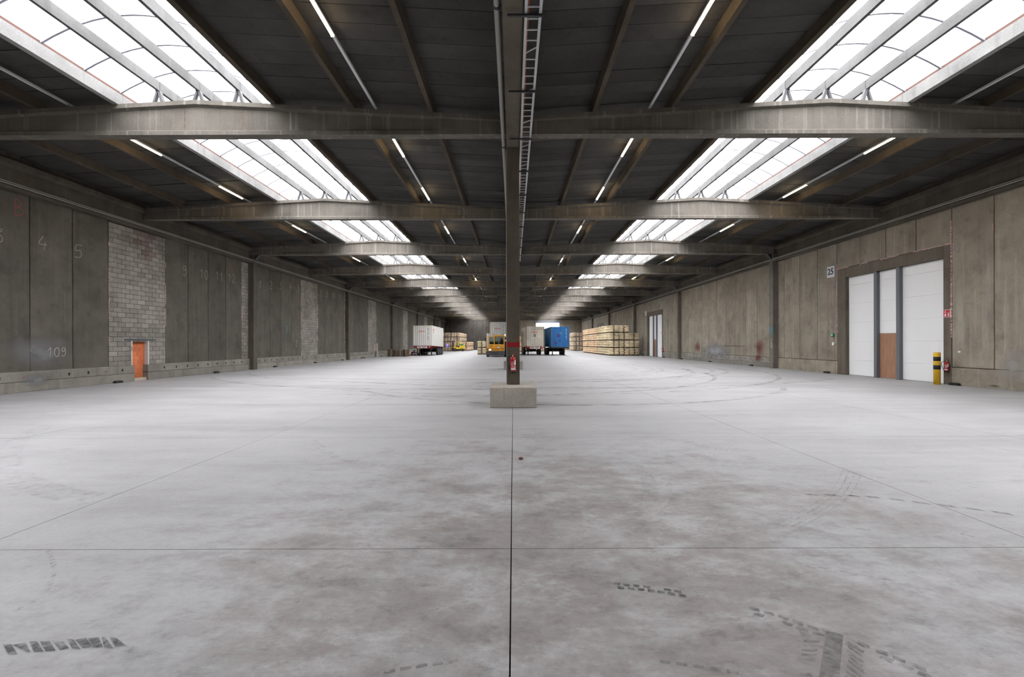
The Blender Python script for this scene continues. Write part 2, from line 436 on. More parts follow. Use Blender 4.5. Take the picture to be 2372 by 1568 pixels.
def tread(pix, rows, bl, bw, gap, mat='tyre', skew=0.35, z=0.003):
    path = smooth_path([floor_pt(x, y, z) for x, y in pix], 12); mb = MB()
    L = [0]
    for a, b_ in zip(path, path[1:]): L.append(L[-1]+(b_-a).length)
    s_ = 0
    while s_ < L[-1]:
        i = max(k for k in range(len(L)) if L[k] <= s_); i = min(i, len(path)-2)
        d = (path[i+1]-path[i]).normalized(); sd = Vector((d.y, -d.x, 0)); p = path[i]+d*(s_-L[i])
        for r_ in range(rows):
            if R.random() < 0.1: continue
            c = p + sd*((r_-(rows-1)/2)*bw*1.35) + d*(0.5*bl*(r_ % 2))
            q = d*bl*0.42; e = sd*bw*0.5; k = d*bw*skew*(1 if r_*2 < rows else -1)
            j = lambda: Vector((R.uniform(-1,1), R.uniform(-1,1), 0))*bw*0.11
            mb.add([c-q-e-k+j(), c+q-e-k+j(), c+q+e+k+j(), c-q+e+k+j()], [(0,1,2,3)])
        s_ += bl+gap
    mb.build('tyre_mark', M[mat], floor)
tread([(25,1504),(140,1494),(272,1488)], 1, 0.050, 0.085, 0.006, skew=0.6)
tread([(290,1502),(316,1506)], 1, 0.03, 0.05, 0.01, mat='tyrefaint')
tread([(1428,1357),(1500,1364),(1588,1378)], 2, 0.050, 0.030, 0.012, skew=0)
tread([(1745,1416),(1800,1432),(1850,1450),(1920,1472),(1960,1485),(2060,1525),(2160,1566)], 2, 0.060, 0.034, 0.012, mat='tyregrey', skew=0.1)
tread([(1770,1440),(1830,1465),(1900,1490)], 2, 0.055, 0.035, 0.010, mat='tyrefaint')
tread([(1878,1486),(1868,1530),(1850,1600)], 1, 0.030, 0.062, 0.014, skew=0.35, mat='tyregrey')
tread([(1984,1490),(1980,1530),(1974,1600)], 1, 0.030, 0.062, 0.014, skew=-0.35, mat='tyregrey')
tyre_line([(1932,1465),(1928,1500),(1914,1600)], 0.075, 'tyregrey')
tread([(900,1556),(960,1545),(1060,1532)], 1, 0.06, 0.022, 0.016, skew=0, mat='tyregrey')
tread([(1540,1534),(1620,1545),(1720,1562)], 1, 0.06, 0.022, 0.016, skew=0, mat='tyregrey')
tread([(1180,1365),(1100,1388),(980,1420),(790,1480)], 1, 0.07, 0.012, 0.03, skew=0, mat='tyrefaint')
tread([(1640,1362),(1740,1380),(1830,1390)], 1, 0.06, 0.010, 0.03, skew=0, mat='tyrefaint')
tread([(1860,1310),(2000,1335),(2150,1365)], 2, 0.08, 0.02, 0.04, skew=0, mat='tyrefaint')
tread([(110,1278),(124,1310),(118,1345),(95,1380),(30,1420)], 1, 0.05, 0.03, 0.02, mat='tyrefaint')
tread([(0,1112),(80,1106),(180,1101)], 1, 0.10, 0.04, 0.05, skew=0, mat='tyrefaint')
tread([(1880,1146),(2000,1150),(2140,1166),(2280,1183),(2372,1197)], 1, 0.14, 0.05, 0.05, skew=0.3, mat='tyregrey')
tread([(1850,1173),(2000,1190),(2150,1220),(2320,1260)], 1, 0.10, 0.03, 0.07, skew=0, mat='tyrefaint')
tread([(2040,1106),(2200,1122),(2372,1146)], 1, 0.12, 0.03, 0.08, skew=0, mat='tyrefaint')
tread([(1940,1220),(2040,1232),(2180,1250)], 1, 0.12, 0.03, 0.06, skew=0, mat='tyrefaint')
tyre_line([(110,985),(40,1020),(12,1065),(40,1105),(110,1135),(230,1160)], 0.30, 'tyresoft')
tyre_line([(0,1148),(90,1144),(200,1142),(330,1150)], 0.10, 'tyresoft')
tyre_line([(1470,1075),(1500,1110),(1502,1160),(1470,1215),(1430,1240)], 0.16, 'tyresoft')
tyre_line([(1540,1095),(1546,1130),(1532,1165),(1495,1200)], 0.10, 'palewipe')
for k in range(4):
    tyre_line([(1952+k*14,1090+k*3),(1930+k*14,1130+k*4),(1880+k*15,1170+k*4),(1800+k*16,1215+k*3)], 0.014, 'tyrefaint')
    tyre_line([(1670+k*12,1024+k*3),(1650+k*12,1046+k*3),(1600+k*10,1068+k*2)], 0.022, 'tyresoft')
tyre_line([(760,1190),(900,1198),(1080,1200),(1187,1197)], 0.10, 'tyresoft')
tyre_line([(1230,1170),(1400,1175),(1560,1150),(1700,1115)], 0.13, 'tyresoft')
tyre_line([(1840,1330),(1780,1400),(1720,1440),(1640,1490)], 0.07, 'tyresoft')
tyre_line([(620,1355),(740,1352),(880,1348),(1000,1352)], 0.09, 'tyresoft')
tyre_line([(725,1020),(760,1050),(830,1072),(900,1080)], 0.14, 'tyresoft')
for (cx, cy, rr, a0, a1, ww) in ((2.0,29.2,9.9,-1.6,1.2,0.25),(1.6,29.0,7.0,-1.5,1.2,0.2),(1.4,29.0,6.2,-1.4,1.1,0.2),(0.8,27.6,9.4,-1.8,0.8,0.3),(2.0,29.2,10.6,-1.7,1.3,0.22),(2.0,29.2,8.6,-1.6,1.2,0.18),(1.2,28.6,7.8,-1.8,1.1,0.16),(-1.5,25.0,11.5,-1.9,0.5,0.2),(0.5,27,13.2,-2.1,0.4,0.2),
                                 (-3.0,31,13,-2.6,-1.0,0.2),(-2.5,30,14.5,-2.5,-1.0,0.2),(-9,30,8,1.9,3.6,0.16),(3,34,18,-2.2,-0.9,0.25),(2,20,8.5,-2.6,-0.5,0.2)):
    mb = MB(); ribbon(mb, [Vector((cx+rr*math.cos(a0+(a1-a0)*k/40), cy+rr*math.sin(a0+(a1-a0)*k/40), 0.002)) for k in range(41)], ww, (0,0,1))
    mb.build('tyre_mark', M['tyresoft'], floor)
for k in range(9):                                          # scuffs before the column block
    y = R.uniform(12.8, 20); x = R.uniform(-7, 4); l = R.uniform(2, 5)
    mb = MB(); ribbon(mb, smooth_path([(x, y, 0.0025), (x+l*0.5, y+R.uniform(-0.25,0.25), 0.0025), (x+l, y+R.uniform(-0.5,0.5), 0.0025)]), R.uniform(0.1,0.3), (0,0,1))
    mb.build('tyre_mark', M['tyreveil'], floor)

yard = struct('ground_outside')
MB().box(-25, 30, 108.5, 150, -0.3, -0.02).build('paving', M['ground'], yard)

ORD = ['', 'first', 'second', 'third', 'fourth', 'fifth', 'sixth', 'seventh', 'eighth', 'ninth', 'tenth', 'eleventh', 'twelfth', 'thirteenth']
def along(n, what):                                          # place along the hall, counted from the extinguisher column
    return 'level with the extinguisher column' if n == 0 else '%s %s beyond the extinguisher column' % (ORD[n], what) if n > 0 else '%s %s before the extinguisher column' % (ORD[-n], what)
# ------------------------------------------------------------------ columns and bays
ZB = [3.95+8*k for k in range(-2, 13)]                      # roof beams along the hall
COLS = [11.95+16*k for k in range(-1, 6)]                   # columns under every second beam
YEND, YNEAR = 107.9, -12.1
APEX, ZA, SL = 8.25, 7.90, 0.054
def ztop(x): return ZA - SL*abs(abs(x)-APEX)
EDGE_Z = 6.50                                               # underside of the wall-head beams

# ------------------------------------------------------------------ walls
def wall_side(side):
    s = -1 if side == 'left' else 1
    wl = struct('wall_'+side)
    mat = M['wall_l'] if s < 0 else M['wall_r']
    xf = s*W
    def bx(mb, d0, d1, y0, y1, z0, z1):                     # depth measured from the wall face outwards
        a, b = s*(W+d0), s*(W+d1); return mb.box(min(a,b), max(a,b), y0, y1, z0, z1)
    bx(MB(), 0.25, 0.45, YNEAR, YEND+0.2, -0.3, 8.4).build('wall_core', M['backing'], wl)  # opaque backing added behind the panels, stops light leaking through the joints
    bx(MB(), 0.05, 0.25, YNEAR, YEND, EDGE_Z+0.9, 8.3).build('wall_head', M['wallcol'], wl)
    cache = {}
    def panel(y0, y1, z0=0.66, z1=EDGE_Z+0.05, m=mat):
        key = (round(y1-y0, 3), round(z0, 2), round(z1, 2), m.name)
        if key not in cache:
            h = (y1-y0)/2-0.014
            mb = MB(); a, b = sorted((0, s*0.25))
            mb.bbox(a, b, -h, h, z0, z1, 0.012); cache[key] = mb.mesh('wall_panel', m)
        return ob('wall_panel', cache[key], wl, (xf, (y0+y1)/2, 0))
    bricks_left = 300
    return wl, s, bx, panel

# ---- left wall
WL, s_, bxL, panL = wall_side('left')
P = 1.48
cmu = {}
def cmu_mesh(l, h, m='cmu'):
    k = (round(l,2), round(h,2), m)
    if k not in cmu:
        cmu[k] = MB().bbox(-0.10, 0.0, -l/2, l/2, 0, h, 0.006).mesh('brick', M[m])
    return cmu[k]
def brick_field(y0, y1, z0, z1, single, hole=None, off=0):
    """blockwork 0.40 x 0.20 module; single: every block its own object, else one joined part"""
    mb = MB()
    bxL(MB(), 0.016, 0.25, y0, y1, 0.0, EDGE_Z+0.05).build('mortar_bed', M['mortar'], WL) if not hole else None
    if hole:
        h0, h1, hz = hole
        m_ = MB(); bxL(m_, 0.016, 0.25, y0, h0-0.052, 0, EDGE_Z+0.05); bxL(m_, 0.016, 0.25, h1+0.052, y1, 0, EDGE_Z+0.05); bxL(m_, 0.016, 0.25, h0-0.052, h1+0.052, hz+0.002, EDGE_Z+0.05)
        m_.build('mortar_bed', M['mortar'], WL)
    nr = int((z1-z0)/0.2+0.3)
    for r in range(nr):
        z = z0+r*0.2; hgt = 0.188 if z+0.188 <= z1+0.02 else max(0.05, z1-z)
        y = y0+0.006 - (0.2 if (r+off) % 2 else 0)
        while y < y1-0.03:
            a, b = max(y, y0+0.004), min(y+0.388, y1-0.004); y += 0.4
            segs = [(a, b)]
            if hole and z < hole[2]-0.05:
                segs = []
                if a < hole[0]: segs.append((a, min(b, hole[0])))
                if b > hole[1]: segs.append((max(a, hole[1]), b))
            for a, b in segs:
                if b-a < 0.04: continue
                dx = R.uniform(-0.005, 0.006)
                if single:
                    pink = (z > 5.1 and z < 6.3 and 19.55 < (a+b)/2 < 20.45 and R.random() < 0.75 and abs((a+b)/2-20.0) < 0.5)
                    ob('brick', cmu_mesh(b-a, hgt, 'cmupink' if pink else 'cmu'), WL, (-W+dx, (a+b)/2, z))
                else:
                    mb.box(-W-0.08, -W+dx, a, b, z, z+hgt)
    if not single:
        mb.build('brickwork', M['cmu'], WL, kind='stuff')
def foam(wl, s, p, q, r=0.022, n=40, keep=1.0, name='foam_strip'):
    """expanding foam squeezed out of a joint; p, q are (y, z)"""
    mb = MB(); L = math.hypot(q[0]-p[0], q[1]-p[1]); n = max(6, int(L/0.035)); run = []
    for i in range(n+1):
        t = i/n; gone = (math.sin(i*0.17+p[0]*9)+math.sin(i*0.05+p[1])) > 2*keep-1+0.0001
        if gone and keep < 1:
            if len(run) > 2: mb.tube([a for a, _ in run], [b for _, b in run], 6)
            run = []; continue
        rr = r*R.uniform(0.5, 1.3)
        run.append((Vector((s*(W-0.005+R.uniform(-0.008,0.004)), p[0]+(q[0]-p[0])*t+R.uniform(-1,1)*r*0.35, p[1]+(q[1]-p[1])*t+R.uniform(-1,1)*r*0.35)), rr))
    if len(run) > 2: mb.tube([a for a, _ in run], [b for _, b in run], 6)
    if mb.v: mb.build(name, M['foam'], wl, True)
LDOOR = {11.95: (19.28, 20.12, 1.72), 43.95: (52.75, 53.5, 1.62)}
plate = {}
for i, c in enumerate(COLS[:-1]+[COLS[-1]]):
    st = c+(0.30 if c < 20 else 0.76)
    if c+16 > YEND+1: continue
    panL(c+0.21, st) if st-c > 0.4 else None
    for k in range(4): panL(st+k*P, st+(k+1)*P)
    b0, b1 = st+4*P, st+6*P
    hole = LDOOR.get(round(c, 2))
    vis = c > 5
    if vis:
        brick_field(b0, b1, 0.68, EDGE_Z+0.02, c < 20, hole, off=0)
    else:
        panL(b0, b1)
    for k in range(4): panL(b1+k*P, b1+(k+1)*P)
    e0, e1 = b1+4*P, c+16-0.21
    brick_field(e0, e1, 0.68, EDGE_Z+0.02, c > 5 and c < 20, None, 1)
    if 5 < c < 45:
        foam(WL, -1, (b0, 0.75), (b0, 6.4), 0.016, keep=0.55); foam(WL, -1, (b1, 0.75), (b1, 6.3), 0.014, keep=0.5)
        foam(WL, -1, (e0, 0.8), (e0, 6.4), 0.012, keep=0.45)
    # kerb of two courses standing proud of the panels
    segs = [(c+0.21, c+16-0.21)]
    if hole: segs = [(c+0.21, hole[0]+0.03), (hole[1]-0.10, c+16-0.21)]
    for a, b in segs:
        for z0, z1, pr in ((0.0, 0.335, 0.085), (0.345, 0.675, 0.080)):
            mb = MB(); mb.bbox(-W-0.2, -W+pr, a, b, z0, z1, 0.012); mb.build('kerb_course', M['plinth'], WL)
        bxL(MB(), -0.06, 0.2, a, b, 0.33, 0.35).build('kerb_joint', M['backing'], WL)
    if c > 5 and c < 60:
        n = 20
        for k in range(n):
            y = c+0.77+k*0.748
            if hole and hole[0]-0.1 < y < hole[1]+0.1 or y > c+15.6: continue
            kind = 'p' if (c < 20 and k in (3,4,7)) else 'd'
            if kind not in plate:
                plate[kind] = (MB().bbox(0, 0.012, -0.05, 0.05, -0.055, 0.055, 0.005).box(0.012, 0.025, -0.012, 0.012, -0.012, 0.012).mesh('anchor_plate', plain('worn_plate', (0.22,0.15,0.14), 0.7))
                               if kind == 'p' else MB().box(0, 0.004, -0.035, 0.035, -0.05, 0.05).box(0.004, 0.012, -0.01, 0.01, -0.02, 0.02).mesh('anchor_plate', M['backing']))
            ob('anchor_plate', plate[kind], WL, (-W+0.080, y, 0.50+R.uniform(-0.01,0.01)))
    if hole:
        h0, h1, hz = hole; n_ = 4 if c < 20 else 5
        d = struct('door_%d' % n_)
        clay = MB()
        MB().box(-W-0.24, -W-0.17, h0-0.01, h1+0.01, 0.0, hz+0.02).build('mortar_bed', plain('clay_mortar', (0.45,0.2,0.13), 0.9), d)
        if c < 20:
            for r in range(9):
                y = h0-(0.15 if r % 2 else 0)
                while y < h1:
                    a, b = max(y, h0), min(y+0.292, h1); y += 0.3
                    if b-a > 0.03: clay.box(-W-0.2, -W-0.155+R.uniform(-0.004,0.004), a, b, 0.14+r*0.185, min(0.14+r*0.185+0.177, hz))
            clay.build('clay_brickwork', M['clay'], d, kind='stuff')
            MB().box(-W-0.16, -W+0.02, h0, h1, 0.0, 0.12).build('threshold', plain('pale_threshold', (0.5,0.42,0.33), 0.8), d)
            MB().bbox(-W-0.1, -W+0.018, 18.90, 20.55, hz, hz+0.075, 0.004).build('lintel', plain('blue_grey_steel', (0.075,0.095,0.115), 0.5, 0.3), d)
        MB().box(-W-0.24, -W+0.006, h1-0.014, h1+0.05, 0.0, hz-0.003).box(-W-0.24, -W+0.004, h0-0.05, h0+0.012, 0.0, hz-0.003).build('jamb', plain('pale_render', (0.58,0.57,0.55), 0.8), d)
        if c > 40:
            mb = MB(); mb.prism([(h1-0.05,0),(h1+0.65,0),(h1+0.45,0.6),(h1+0.3,1.6),(h1-0.05,1.6)], 'x', -W+0.086, -W+0.095); mb.build('plaster_smear', M['plaster'], d)

# ---- right wall with the big sectional doors
WR, s_, bxR, panR = wall_side('right')
doors = 0
for c in COLS:
    if c+16 > YEND+1: continue
    st = c+(0.37 if c < 20 else 0.72)
    has = round(c, 2) in (11.95, 43.95, 75.95)
    if st-c > 0.4: panR(c+0.21, st)
    for k in range(10):
        a = st+k*P; b = a+P
        if has and 3 <= k <= 6: panR(a, b, 5.22)
        else: panR(a, b)
    panR(st+10*P, c+16-0.21)
    segs = [(c+0.21, c+16-0.21)]
    if has: segs = [(c+0.21, st+3*P), (st+7*P, c+16-0.21)]
    for a, b in segs:
        MB().bbox(W-(0.03 if 20 < c < 40 else 0.008), W+0.2, a, b, 0.0, 0.29 if 20 < c < 40 else 0.64, 0.008).build('plinth_course', M['plinth'] if c > 20 else M['wall_r'], WR)
        if 20 < c < 40:
            MB().bbox(W-0.028, W+0.2, a, b, 0.30, 0.64, 0.008).build('plinth_course', M['plinth'], WR)
            for k in range(20):
                ob('anchor_plate', plate['d'], WR, (W-0.034, a+0.5+k*0.748, 0.47))
    if has:
        doors += 1
        D = struct('door_%d' % doors)
        y0, y1 = st+3*P, st+7*P                              # portal outside
        i0, i1, zt = y0+0.33, y1-0.56, 4.73                  # clear opening
        fr = MB()
        fr.bbox(W-0.004, W+0.25, y0+0.012, i0, 0, 5.2, 0.012).bbox(W-0.004, W+0.25, i1, y1-0.012, 0, 5.2, 0.012).bbox(W-0.004, W+0.25, i0, i1, zt, 5.2, 0.012)
        fr.build('portal_frame', M['portal'], D)
        MB().box(W+0.175, W+0.25, i0, i1, 0, zt).build('door_back', M['doorwhite'], D)
        # sections: white leaf, post, narrow white leaf over plywood, post, white leaf
        L_ = [(i0+0.015, i0+1.955), (i0+2.13, i0+3.145), (i0+3.32, i1-0.03)]
        zs = [0.02, 0.72, 1.62, 2.52, 3.42, 4.32, zt-0.01]
        for q, (a, b) in enumerate(L_):
            for z0, z1 in zip(zs, zs[1:]):
                if q == 1:
                    if z1 <= 1.95+0.6: 
                        if z1 < 1.7: continue
                        z0 = 1.97
                    if z0 < 1.97: z0 = 1.97
                MB().bbox(W+0.15, W+0.2, a, b, z0+0.002, z1-0.002, 0.005).build('door_panel', M['doorwhite'], D)
        MB().bbox(W+0.15, W+0.2, L_[1][0], L_[1][1], 0.02, 1.96, 0.004).build('plywood_board', M['plywood'], D)
        for a in (i0+1.96, i0+3.15):
            MB().bbox(W+0.01, W+0.2, a, a+0.165, 0, zt+0.002, 0.006).build('post', M['doorgrey'], D)
        if c < 20:
            foam(WR, 1, (y0, 1.75), (y0, 6.05), 0.024); foam(WR, 1, (y1, 2.05), (y1, 5.5), 0.020)
            foam(WR, 1, (y0, 5.21), (y0+1.6, 5.21), 0.016); foam(WR, 1, (y0+2.3, 5.21), (y1, 5.21), 0.016, keep=0.8)
            foam(WR, 1, (y0-1.46, 5.35), (y0-1.46, 5.6), 0.02)
    if c < 30:
        foam(WR, 1, (c+16.62 if c < 20 else c+16.62, 1.9), (c+16.62, 6.4), 0.012, keep=0.7)

# wall-head beams (bottom flange proud), wall columns, conduits
for s, wl in ((-1, WL), (1, WR)):
    for c in COLS:
        if c+16 > YEND+1: continue
        a, b = c-8+8, c+16
        pts = [(0.25,EDGE_Z),(-0.26,EDGE_Z),(-0.26,EDGE_Z+0.09),(-0.06,EDGE_Z+0.16),(-0.06,EDGE_Z+0.74),(-0.20,EDGE_Z+0.81),(-0.20,EDGE_Z+0.95),(0.25,EDGE_Z+0.95)]
        MB().prism([(s*(W+d), z) for d, z in pts], 'y', a+0.01, b-0.01).build('head_beam', M['wallcol'], wl)
    mb = MB(); mb.tube([(s*(W-0.30), YNEAR+0.2, EDGE_Z+0.13), (s*(W-0.30), YEND-0.2, EDGE_Z+0.13)], 0.022, 6)
    mb.tube([(s*(W-0.30), YNEAR+0.2, EDGE_Z+0.19), (s*(W-0.30), YEND-0.2, EDGE_Z+0.19)], 0.014, 6)
    mb.build('conduit', M['pipe'], wl)
    cm = MB().bbox(min(s*(W-0.32), s*(W+0.25)), max(s*(W-0.32), s*(W+0.25)), -0.205, 0.205, 0, EDGE_Z-0.002, 0.015)
    cm.bbox(min(s*(W-0.30), s*(W+0.2)), max(s*(W-0.30), s*(W+0.2)), -0.19, 0.19, EDGE_Z, 7.0, 0.01)
    me = cm.mesh('wall_column', M['wallcol'] if s < 0 else M['wallcol_r'])
    for i, c in enumerate(COLS):
        ob('wall_column', me, None, (0, c, 0), label='concrete column against the %s wall, %s' % ('blockwork' if s < 0 else 'white door', along(i-1, 'column')), cat='column', group='wall columns')

# ---- far and near walls
WF = struct('wall_far')
DX0, DX1, DZ = 5.45, 10.95, 6.35
y = YEND
nb = MB(); nb.box(-W-0.4, DX0, y+0.15, y+0.4, -0.3, 8.5).box(DX1, W+0.4, y+0.15, y+0.4, -0.3, 8.5).box(DX0, DX1, y+0.15, y+0.4, DZ, 8.5)
nb.build('wall_core', M['backing'], WF)  # opaque backing added here too, against light between the panels
fp = {}
x = -W
while x < W-0.05:
    x1 = min(x+P, W)
    for a, b, z0 in ((x, min(x1, DX0) if x < DX0 else x, 0.0), (max(x, DX0), min(x1, DX1), DZ), (max(x, DX1), x1, 0.0)):
        if b-a > 0.05:
            MB().bbox(a+0.012, b-0.012, y, y+0.17, z0, 7.6, 0.012).build('wall_panel', M['wall_f'] if a < 0 else M['wall_r'], WF)  # right half paler: the stronger light there is put into the colour
    x = x1
MB().box(-W, W, y-0.05, y+0.2, 7.0, 8.4).build('wall_head', M['wallcol'], WF)
MB().bbox(DX0-0.3, DX1+0.3, y-0.30, y, DZ, DZ+0.55, 0.02).build('roller_box', M['doorgrey'], WF)
WN = struct('wall_near')
MB().box(-W-0.4, W+0.4, YNEAR-0.3, YNEAR, -0.3, 8.5).build('wall_core', M['wall_l'], WN)

# ------------------------------------------------------------------ ceiling: planks, purlins, skylights
CE = struct('ceiling')
PUR = [2.12, 4.16]
for s in (-1, 1):                                           # opaque sheet added above the planks, keeps sky light out of their gaps
    for a, b in ((0.0, 6.16), (10.34, W+0.3)):
        za, zb = ztop(a)+0.25+0.055, ztop(b)+0.25+0.055
        MB().prism([(s*a, za), (s*b, zb), (s*b, zb+0.12), (s*a, za+0.12)], 'y', YNEAR-0.2, YEND+0.35).build('light_seal', M['backing'], CE)
def plank(a, b, wd):
    return MB().prism([(a, ztop(a)+0.25), (b, ztop(b)+0.25), (b, ztop(b)+0.30), (a, ztop(a)+0.30)], 'y', -wd/2+0.007, wd/2-0.007)
pm = {}
rest = MB()
for s in (-1, 1):
    for a, b in ((0.0, 6.16), (10.34, W+0.2)):
        me = plank(s*a, s*b, 0.5).mesh('ceiling_plank', M['deck'])
        k = 0
        yy = ZB[0]+0.25
        while yy < YEND:
            o_dz = R.uniform(-0.004, 0.006)
            if 3.9 < yy < 36.0: ob('ceiling_plank', me, CE, (0, yy, o_dz), (0, R.uniform(-0.0006,0.0006), 0))
            else:
                q = plank(s*a, s*b, 0.5); rest.add([(v[0], v[1]+yy, v[2]+o_dz) for v in q.v], q.f)
            yy += 0.5
rest.build('ceiling_plank_field', M['deck'], CE, kind='stuff')
pur = {}
def purlin_mesh(wb, wt, h, m):
    k = (wb, wt, h, m)
    if k not in pur:
        pur[k] = MB().prism([(-wb/2,0),(wb/2,0),(wt/2,h),(-wt/2,h)], 'y', 0.0, 7.99).mesh('purlin', M[m])
    return pur[k]
for s in (-1, 1):
    for yb in ZB:
        L = 7.99
        for x in (2.12, 4.16, 12.36, 14.40):
            ob('purlin', purlin_mesh(0.11, 0.15, 0.25, 'purlin'), CE, (s*x, yb, ztop(x)+0.001))
        ob('purlin', purlin_mesh(0.14, 0.14, 0.30, 'purlin'), CE, (s*6.20, yb, ztop(6.2)+0.001))
        ob('purlin', purlin_mesh(0.14, 0.14, 0.30, 'edge'), CE, (s*10.30, yb, ztop(10.3)+0.001))  # outer edge in a paler mix: skylight falling on it put into the colour
SPR = ztop(6.2)+0.36; RISE = 0.62; HW = 2.02
def arc(t, dz=0.0):                                         # t in -1..1 across the vault
    return APEX+HW*t, SPR+RISE*(1-t*t)+dz
for n_, s in ((1, -1), (2, 1)):
    WN_ = struct('window_%d' % n_)
    N = 14
    pts = [arc(-1+2*i/N) for i in range(N+1)]
    pm_ = MB()
    pm_.add([(s*p[0], yv, p[1]) for p in pts for yv in (0.0, 0.985)], [(2*i, 2*i+1, 2*i+3, 2*i+2) for i in range(N)])
    pane = pm_.mesh('pane', M['pane'], True)
    rb = MB()
    for i in range(N):
        (xa, za), (xb, zb) = pts[i], pts[i+1]
        rb.add([(s*xa,-0.024,za-0.05),(s*xa,0.024,za-0.05),(s*xb,0.024,zb-0.05),(s*xb,-0.024,zb-0.05),(s*xa,-0.024,za+0.01),(s*xa,0.024,za+0.01),(s*xb,0.024,zb+0.01),(s*xb,-0.024,zb+0.01)],
               [(0,1,2,3),(4,7,6,5),(0,3,7,4),(1,5,6,2)])
    rib = rb.mesh('glazing_bar', plain('aluminium_bar_%d' % n_, (0.32,0.315,0.37), 0.5))
    k = 0; yy = YNEAR
    while yy < YEND:
        ob('pane', pane, WN_, (0, yy, 0)); ob('glazing_bar', rib, WN_, (0, yy-0.0075, 0)); yy += 1.0
    for x, dz in ((6.2, 0.30), (10.3, 0.30)):
        MB().box(s*x-0.05, s*x+0.05, YNEAR, YEND, ztop(x)+0.302, SPR+0.015).build('curb', M['brown'], WN_)
    # end boards closing the vault
    for yv in (YNEAR-0.05, YEND+0.1):
        MB().prism([(s*p[0], p[1]+0.02) for p in pts]+[(s*10.3, 7.8), (s*6.2, 7.8)], 'y', yv, yv+0.06).build('end_board', M['doorgrey'], WN_)
    zp = ZA+0.31
    mid = MB().box(-0.04, 0.04, 0.0, 7.985, 0, 0.25).mesh('purlin', M['inpurlin'])
    vb = MB()                                               # V-shaped stool on each beam
    vb.prism([(-0.17,0),(-0.085,0),(0.0,0.31),(-0.06,0.31)], 'y', -0.05, 0.05)
    vb.prism([(0.11,0),(0.17,0),(0.05,0.31),(0.0,0.31)], 'y', -0.03, 0.06)
    vb.box(-0.055, 0.055, -0.06, 0.06, 0.295, 0.312)
    vbm = vb.mesh('bracket', M['stool'])
    for yb in ZB:
        for dx in (-1.05, 0, 1.05):
            ob('purlin', mid, WN_, (s*(APEX+dx), yb, zp))
            o = ob('bracket', vbm, WN_, (s*(APEX+dx), yb, ztop(APEX+dx)))
            o.scale = (s, 1, (zp-ztop(APEX+dx))/0.312)

# ------------------------------------------------------------------ roof beams (one per bay half)
def beam_mesh(s, x0, x1):
    st = [x0, 1.85, 2.1, 4.0, 6.2, APEX, 10.3, 12.5, 14.3, 14.55, x1]
    vs = []; n = None
    for x in st:
        zt = ztop(x)
        full = x < 1.9 or x > 14.5
        wb = 0.138; ww = wb if full else 0.062; wt = 0.16
        sec = [(-wb,7.0),(wb,7.0),(wb,7.10),(ww,7.15),(ww,zt-0.15),(wt,zt-0.11),(wt,zt),(-wt,zt),(-wt,zt-0.11),(-ww,zt-0.15),(-ww,7.15),(-wb,7.10)]
        n = len(sec); vs += [(s*x, a, b) for a, b in sec]
    fs = []
    for i in range(len(st)-1):
        for k in range(n):
            f = (i*n+k, (i+1)*n+k, (i+1)*n+(k+1) % n, i*n+(k+1) % n)
            fs.append(f if s < 0 else f[::-1])
    fs.append(tuple(range(n))); fs.append(tuple((len(st)-1)*n+k for k in range(n)))
    return MB().add(vs, fs).mesh('roof_beam', M['beam'])
for s, nm in ((-1, 'blockwork wall'), (1, 'white door wall')):
    me = beam_mesh(s, 0.165, W-0.07)
    br = MB()
    br.prism([(s*(W-0.62),7.0),(s*(W-0.26),6.62),(s*(W-0.02),6.62),(s*(W-0.02),7.0)], 'y', -0.12, 0.12)
    brm = br.mesh('corbel', M['darksteel'])
    for i, yb in enumerate(ZB):
        t = ob('roof_beam', me, None, (0, yb, 0), label='gabled concrete roof beam on %s side, %s' % (nm, along(i-3, 'beam')), cat='beam', group='roof beams')
        if i % 2 == 1: ob('corbel', brm, t)
        if i == 3 and s < 0:
            for x, wd in ((-8.57, 0.014), (-7.05, 0.022)):
                MB().add([(x-wd, -0.064, 7.16), (x+wd, -0.064, 7.16), (x+wd*0.7, -0.064, ztop(x)-0.16), (x-wd*0.7, -0.064, ztop(x)-0.16)], [(0,1,2,3)]).build('rust_run', M['rustrun'], t)

# centre girder and columns
gm = MB().prism([(-0.15,6.64),(0.15,6.64),(0.16,6.66),(0.16,7.46),(-0.16,7.46),(-0.16,6.66)], 'y', 0.005, 15.995).mesh('centre_girder', M['column'])
for i, c in enumerate(COLS[:-1]):
    ob('centre_girder', gm, None, (0, c, 0), label='dark concrete girder over the middle columns, its near end %s' % along(i-1, 'column'), cat='girder', group='girders over the middle columns')
colm = MB().bbox(-0.165, 0.165, -0.165, 0.165, 0.5, 6.638, 0.012).mesh('shaft', M['column'])
blk = MB().bbox(-0.568, 0.568, -0.92, 0.48, 0.0, 0.5, 0.015).mesh('base_block', M['block'])
for i, c in enumerate(COLS):
    lab = {1: 'concrete column on grey base block carrying red extinguisher and red painted band', 2: 'concrete column whose pale base block shows behind the extinguisher column'}.get(i, 'concrete column of the middle row on base block, %s' % along(i-1, 'column'))
    t = thing('column', lab, 'column', (0, c, 0), group='columns of the middle row')
    ob('shaft', colm, t); ob('base_block', blk, t)
    if i == 1:
        b_ = MB()
        b_.box(-0.1655, 0.1655, -0.168, -0.1652, 1.47, 1.60).box(0.1652, 0.168, -0.165, 0.165, 1.47, 1.60)
        b_.build('painted_band', M['redband'], t)
        MB().tube([(-0.172, -0.10, 0.52), (-0.172, -0.10, 6.6)], 0.010, 6).build('conduit', M['pipe'], t)

